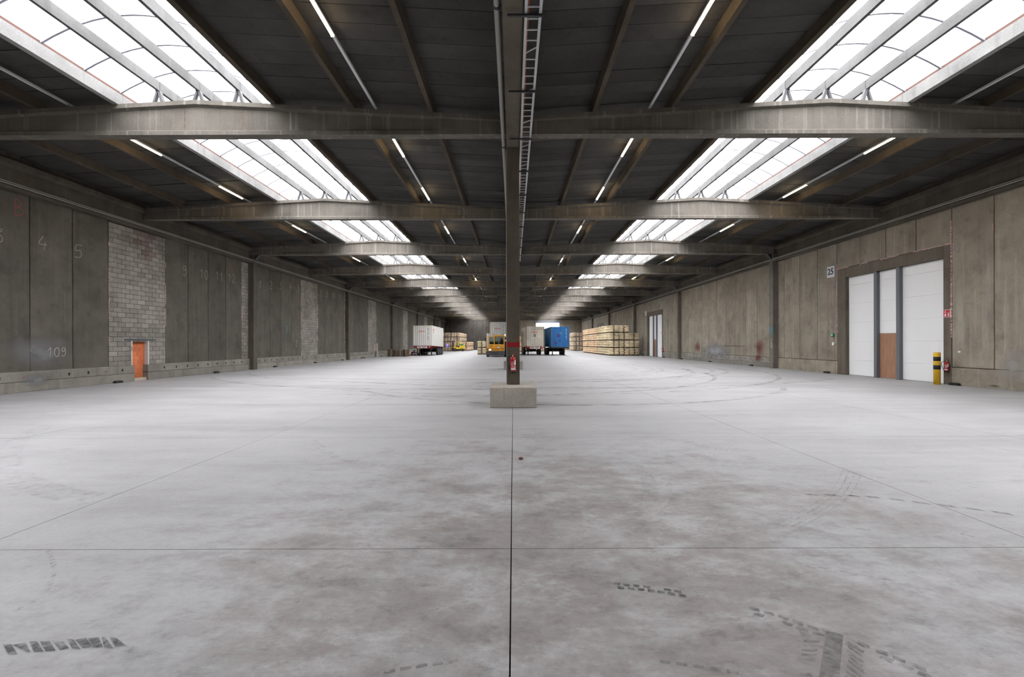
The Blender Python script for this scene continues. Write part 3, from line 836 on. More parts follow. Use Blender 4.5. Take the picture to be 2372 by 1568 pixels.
# ------------------------------------------------------------------ cable ladder, pipe, lamps
CL = thing('cable_ladder', 'galvanised cable ladder running along the centre girder', 'cable ladder', (0, 0, 6.58))
for x in (0.205, 0.425):
    MB().prism([(x-0.022,0),(x+0.022,0),(x+0.022,0.055),(x-0.022,0.055)], 'y', -6, 27.9).build('rail', M['steel'], CL)
rg = MB().box(0.225, 0.405, -0.012, 0.012, 0.005, 0.022).mesh('rung', M['steel'])
dg = MB().prism([(0.226,0.06),(0.226,0.09),(0.404,-0.06),(0.404,-0.09)], 'z', 0.006, 0.02).mesh('diagonal', M['steel'])
k = 0; yy = 3.26
while yy < 27.8:
    ob('diagonal' if k % 5 == 3 else 'rung', dg if k % 5 == 3 else rg, CL, (0, yy, 0)); yy += 0.252; k += 1
k = 0; yy = 6.93-4.2
while yy < 27.5:
    lo = -0.08 if yy < 12 else 0.17
    MB().box(lo, 0.455, yy-0.02, yy+0.02, -0.035, -0.002).build('support_bar', M['darksteel'], CL); yy += 2.1
mb = MB(); mb.tube([(0.238+0.006*math.sin(i*1.3), -6+i*0.5, 0.034+0.004*math.sin(i)) for i in range(67)], 0.011, 6)
mb.build('cable', M['orange_cable'], CL)
PP = thing('ceiling_pipe', 'grey pipe clipped beside the centre girder', 'pipe', (-0.245, 0, 6.78))
MB().tube([(0,-8,0),(0,28,0)], 0.045, 10).build('tube', M['pipe'], PP, True)
for i in range(7):
    MB().tube([(0,-3+i*5,0),(0,-2.95+i*5,0)], 0.054, 10).box(-0.01,0.082,-2.99+i*5,-2.96+i*5,-0.01,0.01).build('clip', M['darksteel'], PP)

LST = [7.55, 13.45, 17.95, 23.9, 32.9, 38.3, 43.0, 52.5, 61.5, 70.0, 80.0, 91.0]
tr = MB().prism([(-0.03,0),(0.03,0),(0.03,0.05),(-0.03,0.05)], 'y', -10, 105).mesh('trunking', M['trunk'])
lm = MB().prism([(-0.035,-0.001),(-0.02,-0.03),(0.02,-0.03),(0.035,-0.001)], 'y', 0, 1.55).mesh('diffuser', M['lamp'])
lc = MB().box(-0.036,0.036,-0.02,0,-0.032,-0.001).mesh('end_cap', M['trunk'])
for x, nm in ((-3.6, 'inner row on blockwork side'), (3.6, 'inner row on white door side'), (-11.6, 'outer row on blockwork side'), (11.6, 'outer row on white door side')):
    z = ztop(x)+0.09
    t = thing('light_track', 'thin white lighting track of the %s' % nm, 'light track', (x, 0, z))
    ob('trunking', tr, t)
    for y0 in LST:
        l = thing('strip_light', 'lit warm lamp of %s, %s past the extinguisher column' % (nm, ORD[LST.index(y0)]) if y0 > 12 else 'lit warm lamp of %s, before the extinguisher column' % nm, 'lamp', (x, y0, z), group=nm)
        ob('diffuser', lm, l); ob('end_cap', lc, l); ob('end_cap', lc, l, (0, 1.57, 0))

# ------------------------------------------------------------------ writing on the walls
GL = {'0': [[(0.5,1),(0.15,0.8),(0.05,0.4),(0.3,0),(0.7,0.05),(0.9,0.5),(0.75,0.9),(0.5,1)]],
      '1': [[(0.2,0.7),(0.6,1),(0.5,0)]], '2': [[(0.1,0.75),(0.35,1),(0.75,0.9),(0.75,0.6),(0.1,0.05),(0.95,0.05)]],
      '3': [[(0.1,0.95),(0.8,0.97),(0.4,0.6),(0.8,0.45),(0.8,0.15),(0.4,0.0),(0.05,0.1)]],
      '4': [[(0.55,1),(0.05,0.4),(1.0,0.38)],[(0.75,0.6),(0.65,-0.05)]],
      '5': [[(0.95,1),(0.3,0.98),(0.15,0.55),(0.7,0.6),(0.9,0.3),(0.6,0.02),(0.05,0.05)]],
      '6': [[(0.6,1),(0.2,0.6),(0.1,0.2),(0.45,0),(0.8,0.2),(0.6,0.5),(0.15,0.35)]],
      '7': [[(0.1,0.95),(0.9,0.95),(0.4,0)],[(0.3,0.5),(0.8,0.5)]],
      '8': [[(0.5,0.55),(0.15,0.8),(0.5,1),(0.85,0.8),(0.5,0.55),(0.1,0.25),(0.5,0),(0.9,0.25),(0.5,0.55)]],
      '9': [[(0.85,0.8),(0.5,1),(0.15,0.75),(0.45,0.5),(0.85,0.75),(0.8,0.2),(0.45,0),(0.15,0.1)]],
      'B': [[(0.15,0),(0.15,1),(0.7,0.9),(0.65,0.6),(0.15,0.55)],[(0.15,0.55),(0.85,0.45),(0.9,0.12),(0.5,0),(0.15,0)]],
      'C': [[(0.9,0.9),(0.5,1),(0.1,0.6),(0.2,0.1),(0.6,0),(0.9,0.1)]],
      'E': [[(0.05,1),(0.95,1)],[(0.05,0),(0.95,0)],[(0.35,1),(0.35,0)],[(0.75,1),(0.75,0)],[(0.35,0.5),(0.75,0.5)]],
      'U': [[(0.1,1),(0.15,0.1),(0.6,0.0),(0.9,0.2),(0.9,1)]], 'N': [[(0.1,0),(0.1,1),(0.9,0),(0.9,1)]], 'O': [[(0.5,1),(0.05,0.5),(0.5,0),(0.95,0.5),(0.5,1)],[(0.2,0.1),(0.8,0.9)]],
      'L': [[(0.1,1),(0.1,0),(0.9,0)]], 'M': [[(0.05,1),(0.6,0.1),(0.55,0.9)]]}
def chalk(wl, s, txt, px, py, hpx, mat='chalk', wd=0.017, asp=0.62, proud=0.004):
    """freehand characters; px,py is the photo pixel of the text centre"""
    yc = F*(W-proud)/abs(px-CX); zc = H+(CY-py-(px-CX)*ROLL)*yc/F; hh = hpx*yc/F; cw = hh*asp; mb = MB()
    for i, ch in enumerate(txt):
        u0 = (i-(len(txt)-1)/2)*cw*1.25
        for stroke in GL[ch]:
            pts = [Vector((s*(W-proud), yc+(-s)*(u0+(x-0.5)*cw+R.uniform(-1,1)*0.02*hh), zc+(z-0.5)*hh+R.uniform(-1,1)*0.02*hh)) for x, z in stroke]
            if len(pts) > 2: pts = smooth_path(pts, 5)
            ribbon(mb, pts, wd, (1,0,0))
    mb.build('chalk_mark', M[mat], wl)
for a in (('B',44,481,35,'redchalk',0.03),('3',-1,545,32),('4',100,562,31),('5',182,582,30),('109',132,815,20),('9',428,627,23),('10',473,635,20),('11',509,640,19),('12',537,645,19),
          ('B',535,616,19,'redchalk',0.03),('6',265,600,22,'chalk',0.014),('7',326,612,22,'chalk',0.014)):
    chalk(WL, -1, *a)
for a in (('B',592,653,17,'chalk',0.022),('1',603,659,17,'chalk',0.022),('2',628,660,18,'chalk',0.022),('3',650,662,17,'chalk',0.022),('4',674,662,18,'chalk',0.022),('5',691,667,14,'chalk',0.022),('C',638,637,15,'redchalk',0.03),
          ('E',664,763,15,'bluechalk',0.035),('2',687,795,15,'chalk',0.022),('8',744,680,14,'chalk',0.022),('9',758,681,13,'chalk',0.022),('10',772,684,9,'chalk',0.022),('12',787,687,10,'chalk',0.022),('2',826,702,6,'chalk',0.022),('3',840,705,6,'chalk',0.022)):
    chalk(WL, -1, *a)
chalk(WR, 1, 'UN', 1786, 761, 9, 'bluechalk', 0.05, 0.7, 0.326); chalk(WR, 1, '19', 1786, 770, 9, 'bluechalk', 0.05, 0.7, 0.326)
chalk(WR, 1, '2', 1787, 790, 9, 'chalk', 0.03, 0.7, 0.326); chalk(WR, 1, 'O', 1787, 801, 11, 'chalk', 0.03, 0.7, 0.326)
def patch(wl, s, pix, mat, proud=0.006):
    """stain on a wall with an uneven outline given in photo pixels"""
    pts = []
    n = len(pix)
    for i in range(n):
        (xa, ya), (xb, yb) = pix[i], pix[(i+1) % n]
        for k in range(4):
            t = k/4; yy, zz = wall_pt(xa+(xb-xa)*t, ya+(yb-ya)*t)
            pts.append((yy+R.uniform(-0.03,0.03), max(0.01, zz+R.uniform(-0.03,0.03))))
    MB().add([(s*(W-proud), a, b) for a, b in pts], [tuple(range(len(pts)))]).build('stain', M[mat], wl)
patch(WR, 1, [(1743,795),(1760,780),(1776,798),(1776,824),(1756,832),(1746,812)], 'redpaint', 0.04)
patch(WR, 1, [(1746,818),(1770,818),(1769,840),(1748,840)], 'redpaint', 0.042)
patch(WR, 1, [(1608,790),(1625,790),(1623,818),(1610,820)], 'redpaint', 0.04)
patch(WR, 1, [(1618,800),(1650,785),(1690,795),(1705,812),(1708,845),(1660,842),(1618,838)], 'greypaint', 0.038)
patch(WR, 1, [(2278,896),(2290,889),(2305,892),(2330,900)], 'damp', 0.012)
patch(WL, -1, [(-30,870),(10,790),(80,760),(150,790),(190,860),(80,866)], 'mist', 0.003)
patch(WL, -1, [(30,905),(50,862),(110,858),(130,890)], 'mist', 0.09)
patch(WR, 1, [(2290,905),(2300,820),(2350,790),(2420,800),(2420,905)], 'mist2', 0.012)
patch(WR, 1, [(2255,860),(2260,800),(2300,790),(2304,865)], 'streak', 0.005)
for a in ((2212,580),(2320,600),(2270,640)):
    patch(WR, 1, [(a[0],870),(a[0]+4,a[1]),(a[0]+16,a[1]-5),(a[0]+22,860)], 'streak', 0.005)
patch(WR, 1, [(2205,580),(2212,560),(2230,562),(2228,590)], 'mist2', 0.006)
for y0, z0, hh, wd in ((15.9,1.2,3.2,0.06),(16.35,0.8,3.0,0.10),(15.45,1.6,3.6,0.12),(14.6,1.0,4.2,0.10),(24.0,3.0,2.5,0.05),(26.2,0.8,4.5,0.08),(35.6,0.8,5.2,0.12),(20.0,5.3,1.0,0.06),(17.05,5.4,0.8,0.10)):
    mb = MB(); mb.add([(W-0.004, y0-wd, z0), (W-0.004, y0+wd, z0), (W-0.004, y0+wd*0.6, z0+hh), (W-0.004, y0-wd*0.5, z0+hh)], [(0,1,2,3)]); mb.build('stain', M['streak'], WR)
mb = MB(); mb.add([(W-0.035, 30.0, 1.30),(W-0.035, 37.0, 1.34),(W-0.035, 37.0, 1.39),(W-0.035, 30.0, 1.36)], [(0,1,2,3)]); mb.build('stain', M['damp'], WR)

# ------------------------------------------------------------------ signs, conduit, extinguishers, bollard
def text_mesh(txt, size, mat, name='lettering', depth=0.002, bold=0.0):
    cu = bpy.data.curves.new(name, 'FONT'); cu.body = txt; cu.size = size; cu.extrude = depth; cu.align_x = 'CENTER'; cu.align_y = 'CENTER'; cu.resolution_u = 3; cu.offset = bold
    t = bpy.data.objects.new('tmp', cu); COL.objects.link(t)
    me = bpy.data.meshes.new_from_object(t.evaluated_get(bpy.context.evaluated_depsgraph_get()))
    bpy.data.objects.remove(t, do_unlink=True); bpy.data.curves.remove(cu)
    me.name = name; me.materials.clear(); me.materials.append(mat); return me
RW = (math.pi/2, 0, -math.pi/2)                             # lettering lying on the right wall, read from inside
FRONT = (math.pi/2, 0, 0)                                   # lettering on a face towards the camera side
sg = thing('number_sign', 'white square number sign on concrete beside the white door', 'sign', (W-0.02, 23.1, 5.15))
MB().bbox(-0.012, 0.012, -0.27, 0.27, -0.28, 0.28, 0.004).build('plate', M['signwhite'], sg)
ob('numerals', text_mesh('25', 0.44, M['black'], bold=0.008), sg, (-0.015, 0, 0), RW)
cd = thing('wall_conduit', 'thin grey conduit dropping down the wall beside the number sign', 'conduit', (W-0.03, 22.75, 0))
mb = MB(); mb.tube([(-0.12,0.25,6.43),(-0.04,0.2,6.46),(0,0.02,6.46),(0,0,6.40),(0,0,2.0)], 0.014, 6); mb.build('tube', M['steel'], cd)
MB().tube([(0.005,0.38,4.9),(0.005,0.30,3.2),(0.005,0.12,1.6),(0.005,0.02,0.05)], 0.006, 6).build('cable', M['orange_cable'], cd)
MB().bbox(-0.08, 0.0, 0.03, 0.17, 1.42, 1.58, 0.01).build('junction_box', M['white'], cd)
gb = thing('alarm_box', 'small green alarm box fixed near the conduit', 'alarm box', (W-0.03, 22.95, 1.95))
MB().bbox(-0.05, 0.01, -0.09, 0.09, -0.09, 0.09, 0.012).build('housing', M['green'], gb)
MB().bbox(-0.06, -0.05, -0.04, 0.04, -0.04, 0.04, 0.004).build('button', M['white'], gb)
fs_ = thing('fire_sign', 'square red fire extinguisher sign with white pictograms on the door frame', 'sign', (W-0.015, 16.93, 2.64))
MB().bbox(-0.006, 0.006, -0.14, 0.14, -0.14, 0.14, 0.003).build('plate', M['white'], fs_)
MB().box(-0.009, -0.006, -0.125, 0.125, -0.125, 0.125).build('red_field', M['signred'], fs_)
mb = MB(); mb.box(-0.012,-0.009,0.02,0.085,-0.10,-0.01).box(-0.012,-0.009,0.03,0.075,0.02,0.05).prism([(0.02,0.06),(0.085,0.06),(0.05,0.10)], 'x', -0.012, -0.009)
for k in range(3): mb.box(-0.012,-0.009,-0.095+0.0*k,-0.04,-0.10+k*0.045,-0.07+k*0.045)
mb.build('pictogram', M['white'], fs_)
def extinguisher(label, loc, rz, tilt=0.0, k=1.0):
    t = thing('fire_extinguisher', label, 'extinguisher', loc, (0, tilt, rz)); t.scale = (k, k, k)
    MB().lathe([(0.0,0.04),(0.075,0.04),(0.08,0.055),(0.08,0.40),(0.07,0.44),(0.04,0.465),(0.022,0.475),(0.0,0.476)], n=20).build('cylinder', M['red'], t, True)
    MB().lathe([(0.0,0.0),(0.082,0.0),(0.084,0.06),(0.0,0.061)], n=20).build('base_ring', M['black'], t, True)
    MB().lathe([(0.0,0.475),(0.022,0.475),(0.022,0.52),(0.0,0.521)], n=12).box(-0.015,0.015,-0.03,0.03,0.50,0.525).build('valve', M['rim'], t)
    mb = MB(); mb.tube([(0.0,0,0.52),(0.05,-0.01,0.535),(0.11,-0.02,0.52)], 0.009, 6).tube([(0.0,0,0.525),(0.04,-0.01,0.57),(0.08,-0.01,0.59)], 0.009, 6)
    mb.build('handle', M['red'], t)
    MB().tube(smooth_path([(-0.015,0,0.505),(-0.07,-0.01,0.50),(-0.145,-0.03,0.43),(-0.155,-0.05,0.33),(-0.11,-0.06,0.20),(-0.075,-0.05,0.09)], 5), 0.010, 6).build('hose', M['black'], t)
    lb = MB(); n = 10
    for k in range(n):
        a0 = math.radians(-145+k*100/n); a1 = math.radians(-145+(k+1)*100/n)
        for z0, z1 in ((0.10,0.15),):
            lb.add([(0.081*math.cos(a0),0.081*math.sin(a0),z0),(0.081*math.cos(a1),0.081*math.sin(a1),z0),(0.081*math.cos(a1),0.081*math.sin(a1),z1),(0.081*math.cos(a0),0.081*math.sin(a0),z1)], [(0,1,2,3)])
        if k >= 2:
            for j in range(5):
                if R.random() < 0.55:
                    z0 = 0.17+j*0.035; lb.add([(0.081*math.cos(a0),0.081*math.sin(a0),z0),(0.081*math.cos(a1),0.081*math.sin(a1),z0),(0.081*math.cos(a1),0.081*math.sin(a1),z0+0.022),(0.081*math.cos(a0),0.081*math.sin(a0),z0+0.022)], [(0,1,2,3)])
    for k in range(4):
        a0 = math.radians(-55+k*8); a1 = math.radians(-55+(k+1)*8)
        lb.add([(0.081*math.cos(a0),0.081*math.sin(a0),0.24),(0.081*math.cos(a1),0.081*math.sin(a1),0.24),(0.081*math.cos(a1),0.081*math.sin(a1),0.38),(0.081*math.cos(a0),0.081*math.sin(a0),0.38)], [(0,1,2,3)])
    lb.build('label_print', M['white'], t)
    MB().box(-0.03,0.03,0.07,0.10,0.36,0.42).box(-0.02,0.02,0.085,0.10,0.10,0.44).build('wall_bracket', M['darksteel'], t)
    return t
extinguisher('red fire extinguisher with black hose hung on the central concrete column', (0.005, COLS[1]-0.264, 0.80), 0.0, -0.05, 0.9)
extinguisher('red fire extinguisher on the door frame behind the striped bollard', (W-0.095, 16.87, 0.45), -math.pi/2+0.6, 0.0, 0.85)
extinguisher('small red fire extinguisher on the frame of the second white door', (W-0.095, 48.95, 0.6), -math.pi/2+0.6, 0.0, 0.95)
def small_signs(y):
    f = thing('fire_sign', 'little red fire sign beside the second white door', 'sign', (W-0.015, y-5.9, 2.7))
    MB().bbox(-0.006, 0.006, -0.14, 0.14, -0.14, 0.14, 0.003).build('plate', M['white'], f); MB().box(-0.009, -0.006, -0.125, 0.125, -0.125, 0.125).build('red_field', M['signred'], f)
    g = thing('number_sign', 'white number sign high up beside the second white door', 'sign', (W-0.02, y, 5.15))
    MB().bbox(-0.012, 0.012, -0.27, 0.27, -0.28, 0.28, 0.004).build('plate', M['signwhite'], g)
small_signs(55.3)
bl = thing('bollard', 'yellow steel bollard with two black bands before the white door', 'bollard', (15.78, 16.95, 0))
MB().lathe([(0.105,0.0),(0.105,1.17),(0.10,1.19),(0.0,1.19)], n=28).build('post', M['yellow'], bl, True)
for z0 in (0.56, 0.875):
    MB().lathe([(0.1062,z0),(0.1062,z0+0.155)], n=28).build('band', M['black'], bl, True)
sk = thing('wall_socket', 'tiny white socket on the bare concrete right of the door', 'socket', (W-0.01, *[v for v in wall_pt(2223, 815)]))
MB().bbox(-0.02, 0.005, -0.045, 0.045, -0.03, 0.03, 0.006).build('plate', M['white'], sk)
bait = MB().prism([(-0.17,0.0),(0.17,0.0),(0.17,0.05),(0.14,0.085),(-0.14,0.085),(-0.17,0.05)], 'y', -0.06, 0.06)
bait.box(0.17,0.2,-0.02,0.02,0.02,0.06)
bm = bait.mesh('box_body', M['black'])
bl_ = MB().bbox(-0.12,0.12,-0.05,0.05,0.083,0.095,0.004).mesh('lid', M['chassisblack'])
for px in (265, 495, 632, 726, 790, 835, 841, 881):
    d = F*W/abs(px-CX); t = thing('bait_box', 'small black bait box on floor along the blockwork wall', 'bait box', (-W+0.15, d, 0), (0,0,math.pi/2), 'bait boxes along the blockwork wall')
    ob('box_body', bm, t); ob('lid', bl_, t)
for px in (2218, 1920, 1744, 1647, 1581, 1540, 1492):
    d = F*W/abs(px-CX); t = thing('bait_box', 'small black bait box on floor along the white door wall', 'bait box', (W-0.11, d, 0), (0,0,-math.pi/2), 'bait boxes along the white door wall')
    ob('box_body', bm, t); ob('lid', bl_, t)
pb = thing('pebble', 'small brown lump of dirt on the bare floor near the centre joint', 'debris', floor_pt(1206, 1064, 0.0))
MB().lathe([(0.0,0.0),(0.028,0.004),(0.035,0.016),(0.02,0.03),(0.0,0.032)], n=9).build('lump', M['brown'], pb, True)

# ------------------------------------------------------------------ containers and trailers
def corrugated(x0, x1, z0, z1, d, per, axis='x'):
    mb = MB(); n = max(1, round((x1-x0)/per)); per = (x1-x0)/n; prof = []
    for i in range(n):
        a = x0+i*per
        prof += [(a, 0), (a+per*0.32, 0), (a+per*0.5, d), (a+per*0.82, d)]
    prof.append((x1, 0))
    vs = []
    for a, q in prof:
        for z in (z0, z1): vs.append((a, q, z) if axis == 'x' else (q, a, z))
    mb.add(vs, [(2*i, 2*i+2, 2*i+3, 2*i+1) for i in range(len(prof)-1)])
    return mb
def container(label, loc, yaw, pitch, body, post, h=2.59, L=6.06, group=None):
    t = thing('shipping_container', label, 'container', loc, (-pitch, 0, yaw), group)
    hw = 1.22
    corrugated(-hw+0.10, hw-0.10, 0.12, h-0.10, 0.036, 0.262).xf(Matrix.Translation((0, 0.02, 0))).build('end_panel', body, t)
    corrugated(-hw+0.10, hw-0.10, 0.12, h-0.10, -0.036, 0.262).xf(Matrix.Translation((0, L-0.02, 0))).build('end_panel', body, t)
    for s in (-1, 1):
        corrugated(0.10, L-0.10, 0.12, h-0.08, -s*0.036, 0.28, 'y').xf(Matrix.Translation((s*(hw-0.01), 0, 0))).build('side_panel', body, t)
        MB().box(s*hw-0.05 if s > 0 else s*hw, s*hw if s > 0 else s*hw+0.05, 0.1, L-0.1, 0.0, 0.13).build('bottom_rail', body, t)
        MB().box(s*hw-0.05 if s > 0 else s*hw, s*hw if s > 0 else s*hw+0.05, 0.1, L-0.1, h-0.09, h-0.01).build('top_rail', body, t)
        for y0 in (0.0, L-0.12):
            MB().box(min(s*hw, s*(hw-0.11)), max(s*hw, s*(hw-0.11)), y0, y0+0.12, 0.11, h-0.11).build('corner_post', post, t)
            for z0 in (0.0, h-0.118):
                MB().bbox(min(s*(hw+0.003), s*(hw-0.17)), max(s*(hw+0.003), s*(hw-0.17)), y0-0.003 if y0 == 0 else y0-0.05, y0+0.17 if y0 == 0 else y0+0.123, z0, z0+0.118, 0.01).build('corner_casting', post, t)
    for y0 in (0.0, L-0.06):
        MB().box(-hw+0.1, hw-0.1, y0, y0+0.06, 0.0, 0.12).build('end_rail', body, t); MB().box(-hw+0.1, hw-0.1, y0, y0+0.06, h-0.1, h-0.01).build('end_rail', body, t)
    MB().box(-hw+0.03, hw-0.03, 0.05, L-0.05, h-0.06, h-0.03).build('roof', body, t)
    MB().box(-hw+0.03, hw-0.03, 0.05, L-0.05, 0.08, 0.11).build('underfloor', M['chassisblack'], t)
    return t
TR = plain('logo_red', (0.62,0.05,0.03), 0.5)
def logo(t, x, z, size=0.34):
    ob('logo', text_mesh('OOCL', size, TR, bold=0.009), t, (x, 0.008, z), FRONT).scale = (1.25, 1, 1)
def idcode(t, x, z, txt, mat, size=0.12):
    for i, ch in enumerate(txt):
        if ch != ' ':                                        # too small to read in the photo: plain print marks
            a = size*R.uniform(0.22, 0.36); MB().box(x-a, x+a, 0.008, 0.014, z-i*size*1.02-size*0.32, z-i*size*1.02+size*0.30).build('print_mark', mat, t)
def wheel_mesh():
    tyre = MB().lathe([(0.28,-0.14),(0.46,-0.14),(0.50,-0.10),(0.50,0.10),(0.46,0.14),(0.28,0.14)], n=24, axis='x').mesh('tyre', M['black'])
    rim = MB().lathe([(0.0,-0.06),(0.12,-0.09),(0.24,-0.05),(0.285,-0.13),(0.285,0.13),(0.24,0.05),(0.12,0.09),(0.0,0.06)], n=18, axis='x').mesh('rim', M['rim'])
    return tyre, rim
TY, RM = wheel_mesh()
def trailer(label, loc, yaw, zf, zr, col, lead=True, L=6.3, plate_txt=None, bump=True, legs=True):
    """container chassis: zf / zr height of the load deck at front / rear"""
    t = thing('container_trailer', label, 'trailer', loc, (0, 0, yaw))
    dz = lambda y: zf+(zr-zf)*y/6.06
    for s in (-1, 1):
        mb = MB(); mb.prism([(0.0,dz(0)-0.02),(L,dz(L)-0.02),(L,dz(L)-0.28),(0.9,dz(0.9)-0.34),(0.0,dz(0)-0.16)], 'x', min(s*0.42,s*0.54), max(s*0.42,s*0.54)); mb.build('frame_rail', col, t)
        if legs:
            MB().box(s*0.78-0.06, s*0.78+0.06, 1.35, 1.48, 0.06, dz(1.4)-0.12).bbox(s*0.78-0.13, s*0.78+0.13, 1.28, 1.55, 0.0, 0.07, 0.02).build('landing_leg', M['chassisblack'], t)
    for y in (0.02, 1.4, 3.0, 4.6, L-0.15):
        MB().box(-1.15, 1.15, y, y+0.13, dz(y)-0.17, dz(y)-0.02).build('cross_member', col, t)
    if bump:
        mb = MB(); z = dz(0); mb.prism([(-1.22,z-0.10),(-0.70,z-0.34),(0.70,z-0.34),(1.22,z-0.10),(1.22,z-0.02),(-1.22,z-0.02)], 'y', -0.04, 0.02); mb.build('front_beam', col, t)
        MB().box(-0.68, 0.60, -0.055, -0.042, z-0.30, z-0.08).build('name_plate', M['white'], t)
        if plate_txt:                                        # unreadable dark print along the plate
            for x0, x1 in ((-0.56,-0.44),(-0.40,-0.20),(-0.04,0.10),(0.14,0.32),(0.36,0.44)):
                MB().box(x0, x1, -0.060, -0.055, z-0.24, z-0.14).build('print_mark', M['bumper'], t)
        MB().box(0.86, 1.02, -0.055, -0.042, z-0.16, z-0.09).build('reflector', M['white'], t)
    for y in (3.5, 4.55, 5.6):
        MB().tube([(-0.95, y, 0.5), (0.95, y, 0.5)], 0.07, 8).build('axle', M['chassisblack'], t)
        for s in (-1, 1):
            wh = ob('tyre', TY, t, (s*1.06, y, 0.5)); ob('rim', RM, wh)
        MB().box(-0.55, 0.55, y-0.06, y+0.06, 0.52, dz(y)-0.2).build('axle_hanger', M['chassisblack'], t)
    return t
def at(px, d): return (px-CX)*d/F
# white container on its red trailer, parked by the blockwork wall
yw = -math.radians(5)
c1 = (at(1000.5, 58)-1.215, 58.1, 1.28)
t1 = container('clean white container on red trailer parked near the pallet pile', c1, yw, math.radians(1.6), M['oocl'], M['oocl'])
logo(t1, -0.12, 1.84, 0.22); idcode(t1, 0.73, 2.28, '#### ### ####', M['black'], 0.12)
for x in (-1.0, -0.83, 0.7, 0.9): MB().box(x-0.09, x+0.09, -0.006, 0.0, 2.50, 2.56).build('yellow_mark', M['yellow'], t1)
MB().lathe([(0.10,-0.003),(0.17,-0.003),(0.17,0.003),(0.10,0.003)], c=(1.225, 0.75, 2.05), n=14, axis='x').build('emblem', TR, t1); ob('lettering', text_mesh('OOCL', 0.17, TR, bold=0.006), t1, (1.226, 0.78, 1.74), (math.pi/2, 0, math.pi/2))
trailer('red three-axle trailer under the clean white container', (c1[0], c1[1], 0), yw, 1.275, 1.105, M['chassisred'], plate_txt=True)
# high container behind the yellow tractor
c2 = (at(1154.3, 60.5), 60.5, 1.82)
t2 = container('tall white container with rusty posts raised behind the yellow tractor', c2, 0.0, math.radians(2.2), M['oocl'], M['rust'])
logo(t2, -0.12, 1.72, 0.22); idcode(t2, 0.62, 2.2, '#### ### ####', M['black'], 0.12)
trailer('dark trailer coupled behind the yellow tractor', (c2[0], c2[1], 0), 0.0, 1.81, 1.58, M['chassisblack'], bump=False, legs=False)
# worn white container in the middle, on a red trailer
yw3 = math.radians(4.5)
c3 = (at(1239.8, 59), 59, 1.16)
t3 = container('worn cream container with rusty edges on red trailer beside the central column', c3, yw3, math.radians(1.0), M['ooclrust'], M['rust'])
logo(t3, -0.12, 1.84, 0.22); MB().box(-0.22, 0.08, -0.004, 0.004, 1.22, 1.60).build('placard', plain('grey_placard', (0.22,0.22,0.25), 0.6), t3)
for (x, z) in ((-0.45,2.2),(-0.15,2.15),(0.3,2.15),(0.6,2.2),(0.85,2.22)): MB().box(x, x+0.09, 0.0, 0.012, z, z+0.07).build('print_mark', M['black'], t3)
trailer('red trailer under the worn cream container', (c3[0], c3[1], 0), yw3, 1.155, 1.05, M['chassisred'], plate_txt=True)
# blue container
yw4 = math.radians(4.5)
c4 = (at(1297.6, 58.5), 58.5, 1.10)
t4 = container('blue container on black trailer in front of the open far doorway', c4, yw4, math.radians(0.9), M['blue'], plain('blue_rusty_post', (0.06,0.10,0.16), 0.6))
idcode(t4, 0.80, 2.30, '#### ### ####', M['white'], 0.10)
WMK = mark('scrubbed_logo', (0.10,0.06,0.22), 0.8, 6)
for (x, z, r_) in ((-0.22,1.42,0.24),(-0.05,0.78,0.17),(-0.62,0.46,0.2)):
    MB().add([(x+r_*math.cos(a*0.7854+0.39), -0.001, z+r_*math.sin(a*0.7854+0.39)) for a in range(8)], [tuple(range(8))]).build('scrubbed_patch', WMK, t4)
MB().add([(0.02,-0.003,1.70),(0.16,-0.003,1.70),(0.09,-0.003,1.86)], [(0,1,2)]).build('warning_mark', M['yellow'], t4)
trailer('black trailer under the blue container', (c4[0], c4[1], 0), yw4, 1.095, 1.0, M['chassisblack'], bump=False)

# ------------------------------------------------------------------ yellow terminal tractor
ty = 51.9
T = thing('terminal_tractor', 'yellow terminal tractor with dark bumper in front of the tall white container', 'tractor', (at(1149.5, ty), ty, 0))
MB().prism([(-0.98,0.16),(0.88,0.16),(0.98,0.30),(1.0,0.68),(-1.17,0.68),(-1.15,0.40)], 'y', 0.0, 0.5).build('bumper', M['bumper'], T)
for z in (0.26, 0.40, 0.54): MB().box(-0.50, 0.25, -0.008, 0.0, z, z+0.05).build('bumper_slot', M['black'], T)
for x in (-0.85, -0.75, 0.5, 0.62):
    for z in (0.3, 0.44, 0.57): MB().box(x, x+0.06, -0.006, 0.0, z, z+0.04).build('bumper_hole', M['black'], T)
MB().bbox(-1.15, 0.96, 0.02, 0.6, 0.69, 0.93, 0.03).build('light_bar', M['cabyellow'], T)
MB().box(-0.55, 0.36, 0.012, 0.02, 0.80, 0.85).build('slot', M['black'], T)
for x0, x1, m in ((-1.12,-0.88,'black'),(0.62,0.90,'black')): MB().bbox(x0, x1, 0.0, 0.03, 0.77, 0.90, 0.01).build('lamp_housing', M[m], T)
MB().bbox(-0.84, -0.60, -0.01, 0.03, 0.77, 0.90, 0.01).build('headlamp', M['headlamp'], T); MB().bbox(0.70, 0.84, -0.01, 0.02, 0.80, 0.87, 0.01).build('headlamp', M['white'], T)
MB().box(-1.12, 0.93, 0.03, 0.6, 0.93, 0.965).build('seam', M['chassisred'], T)
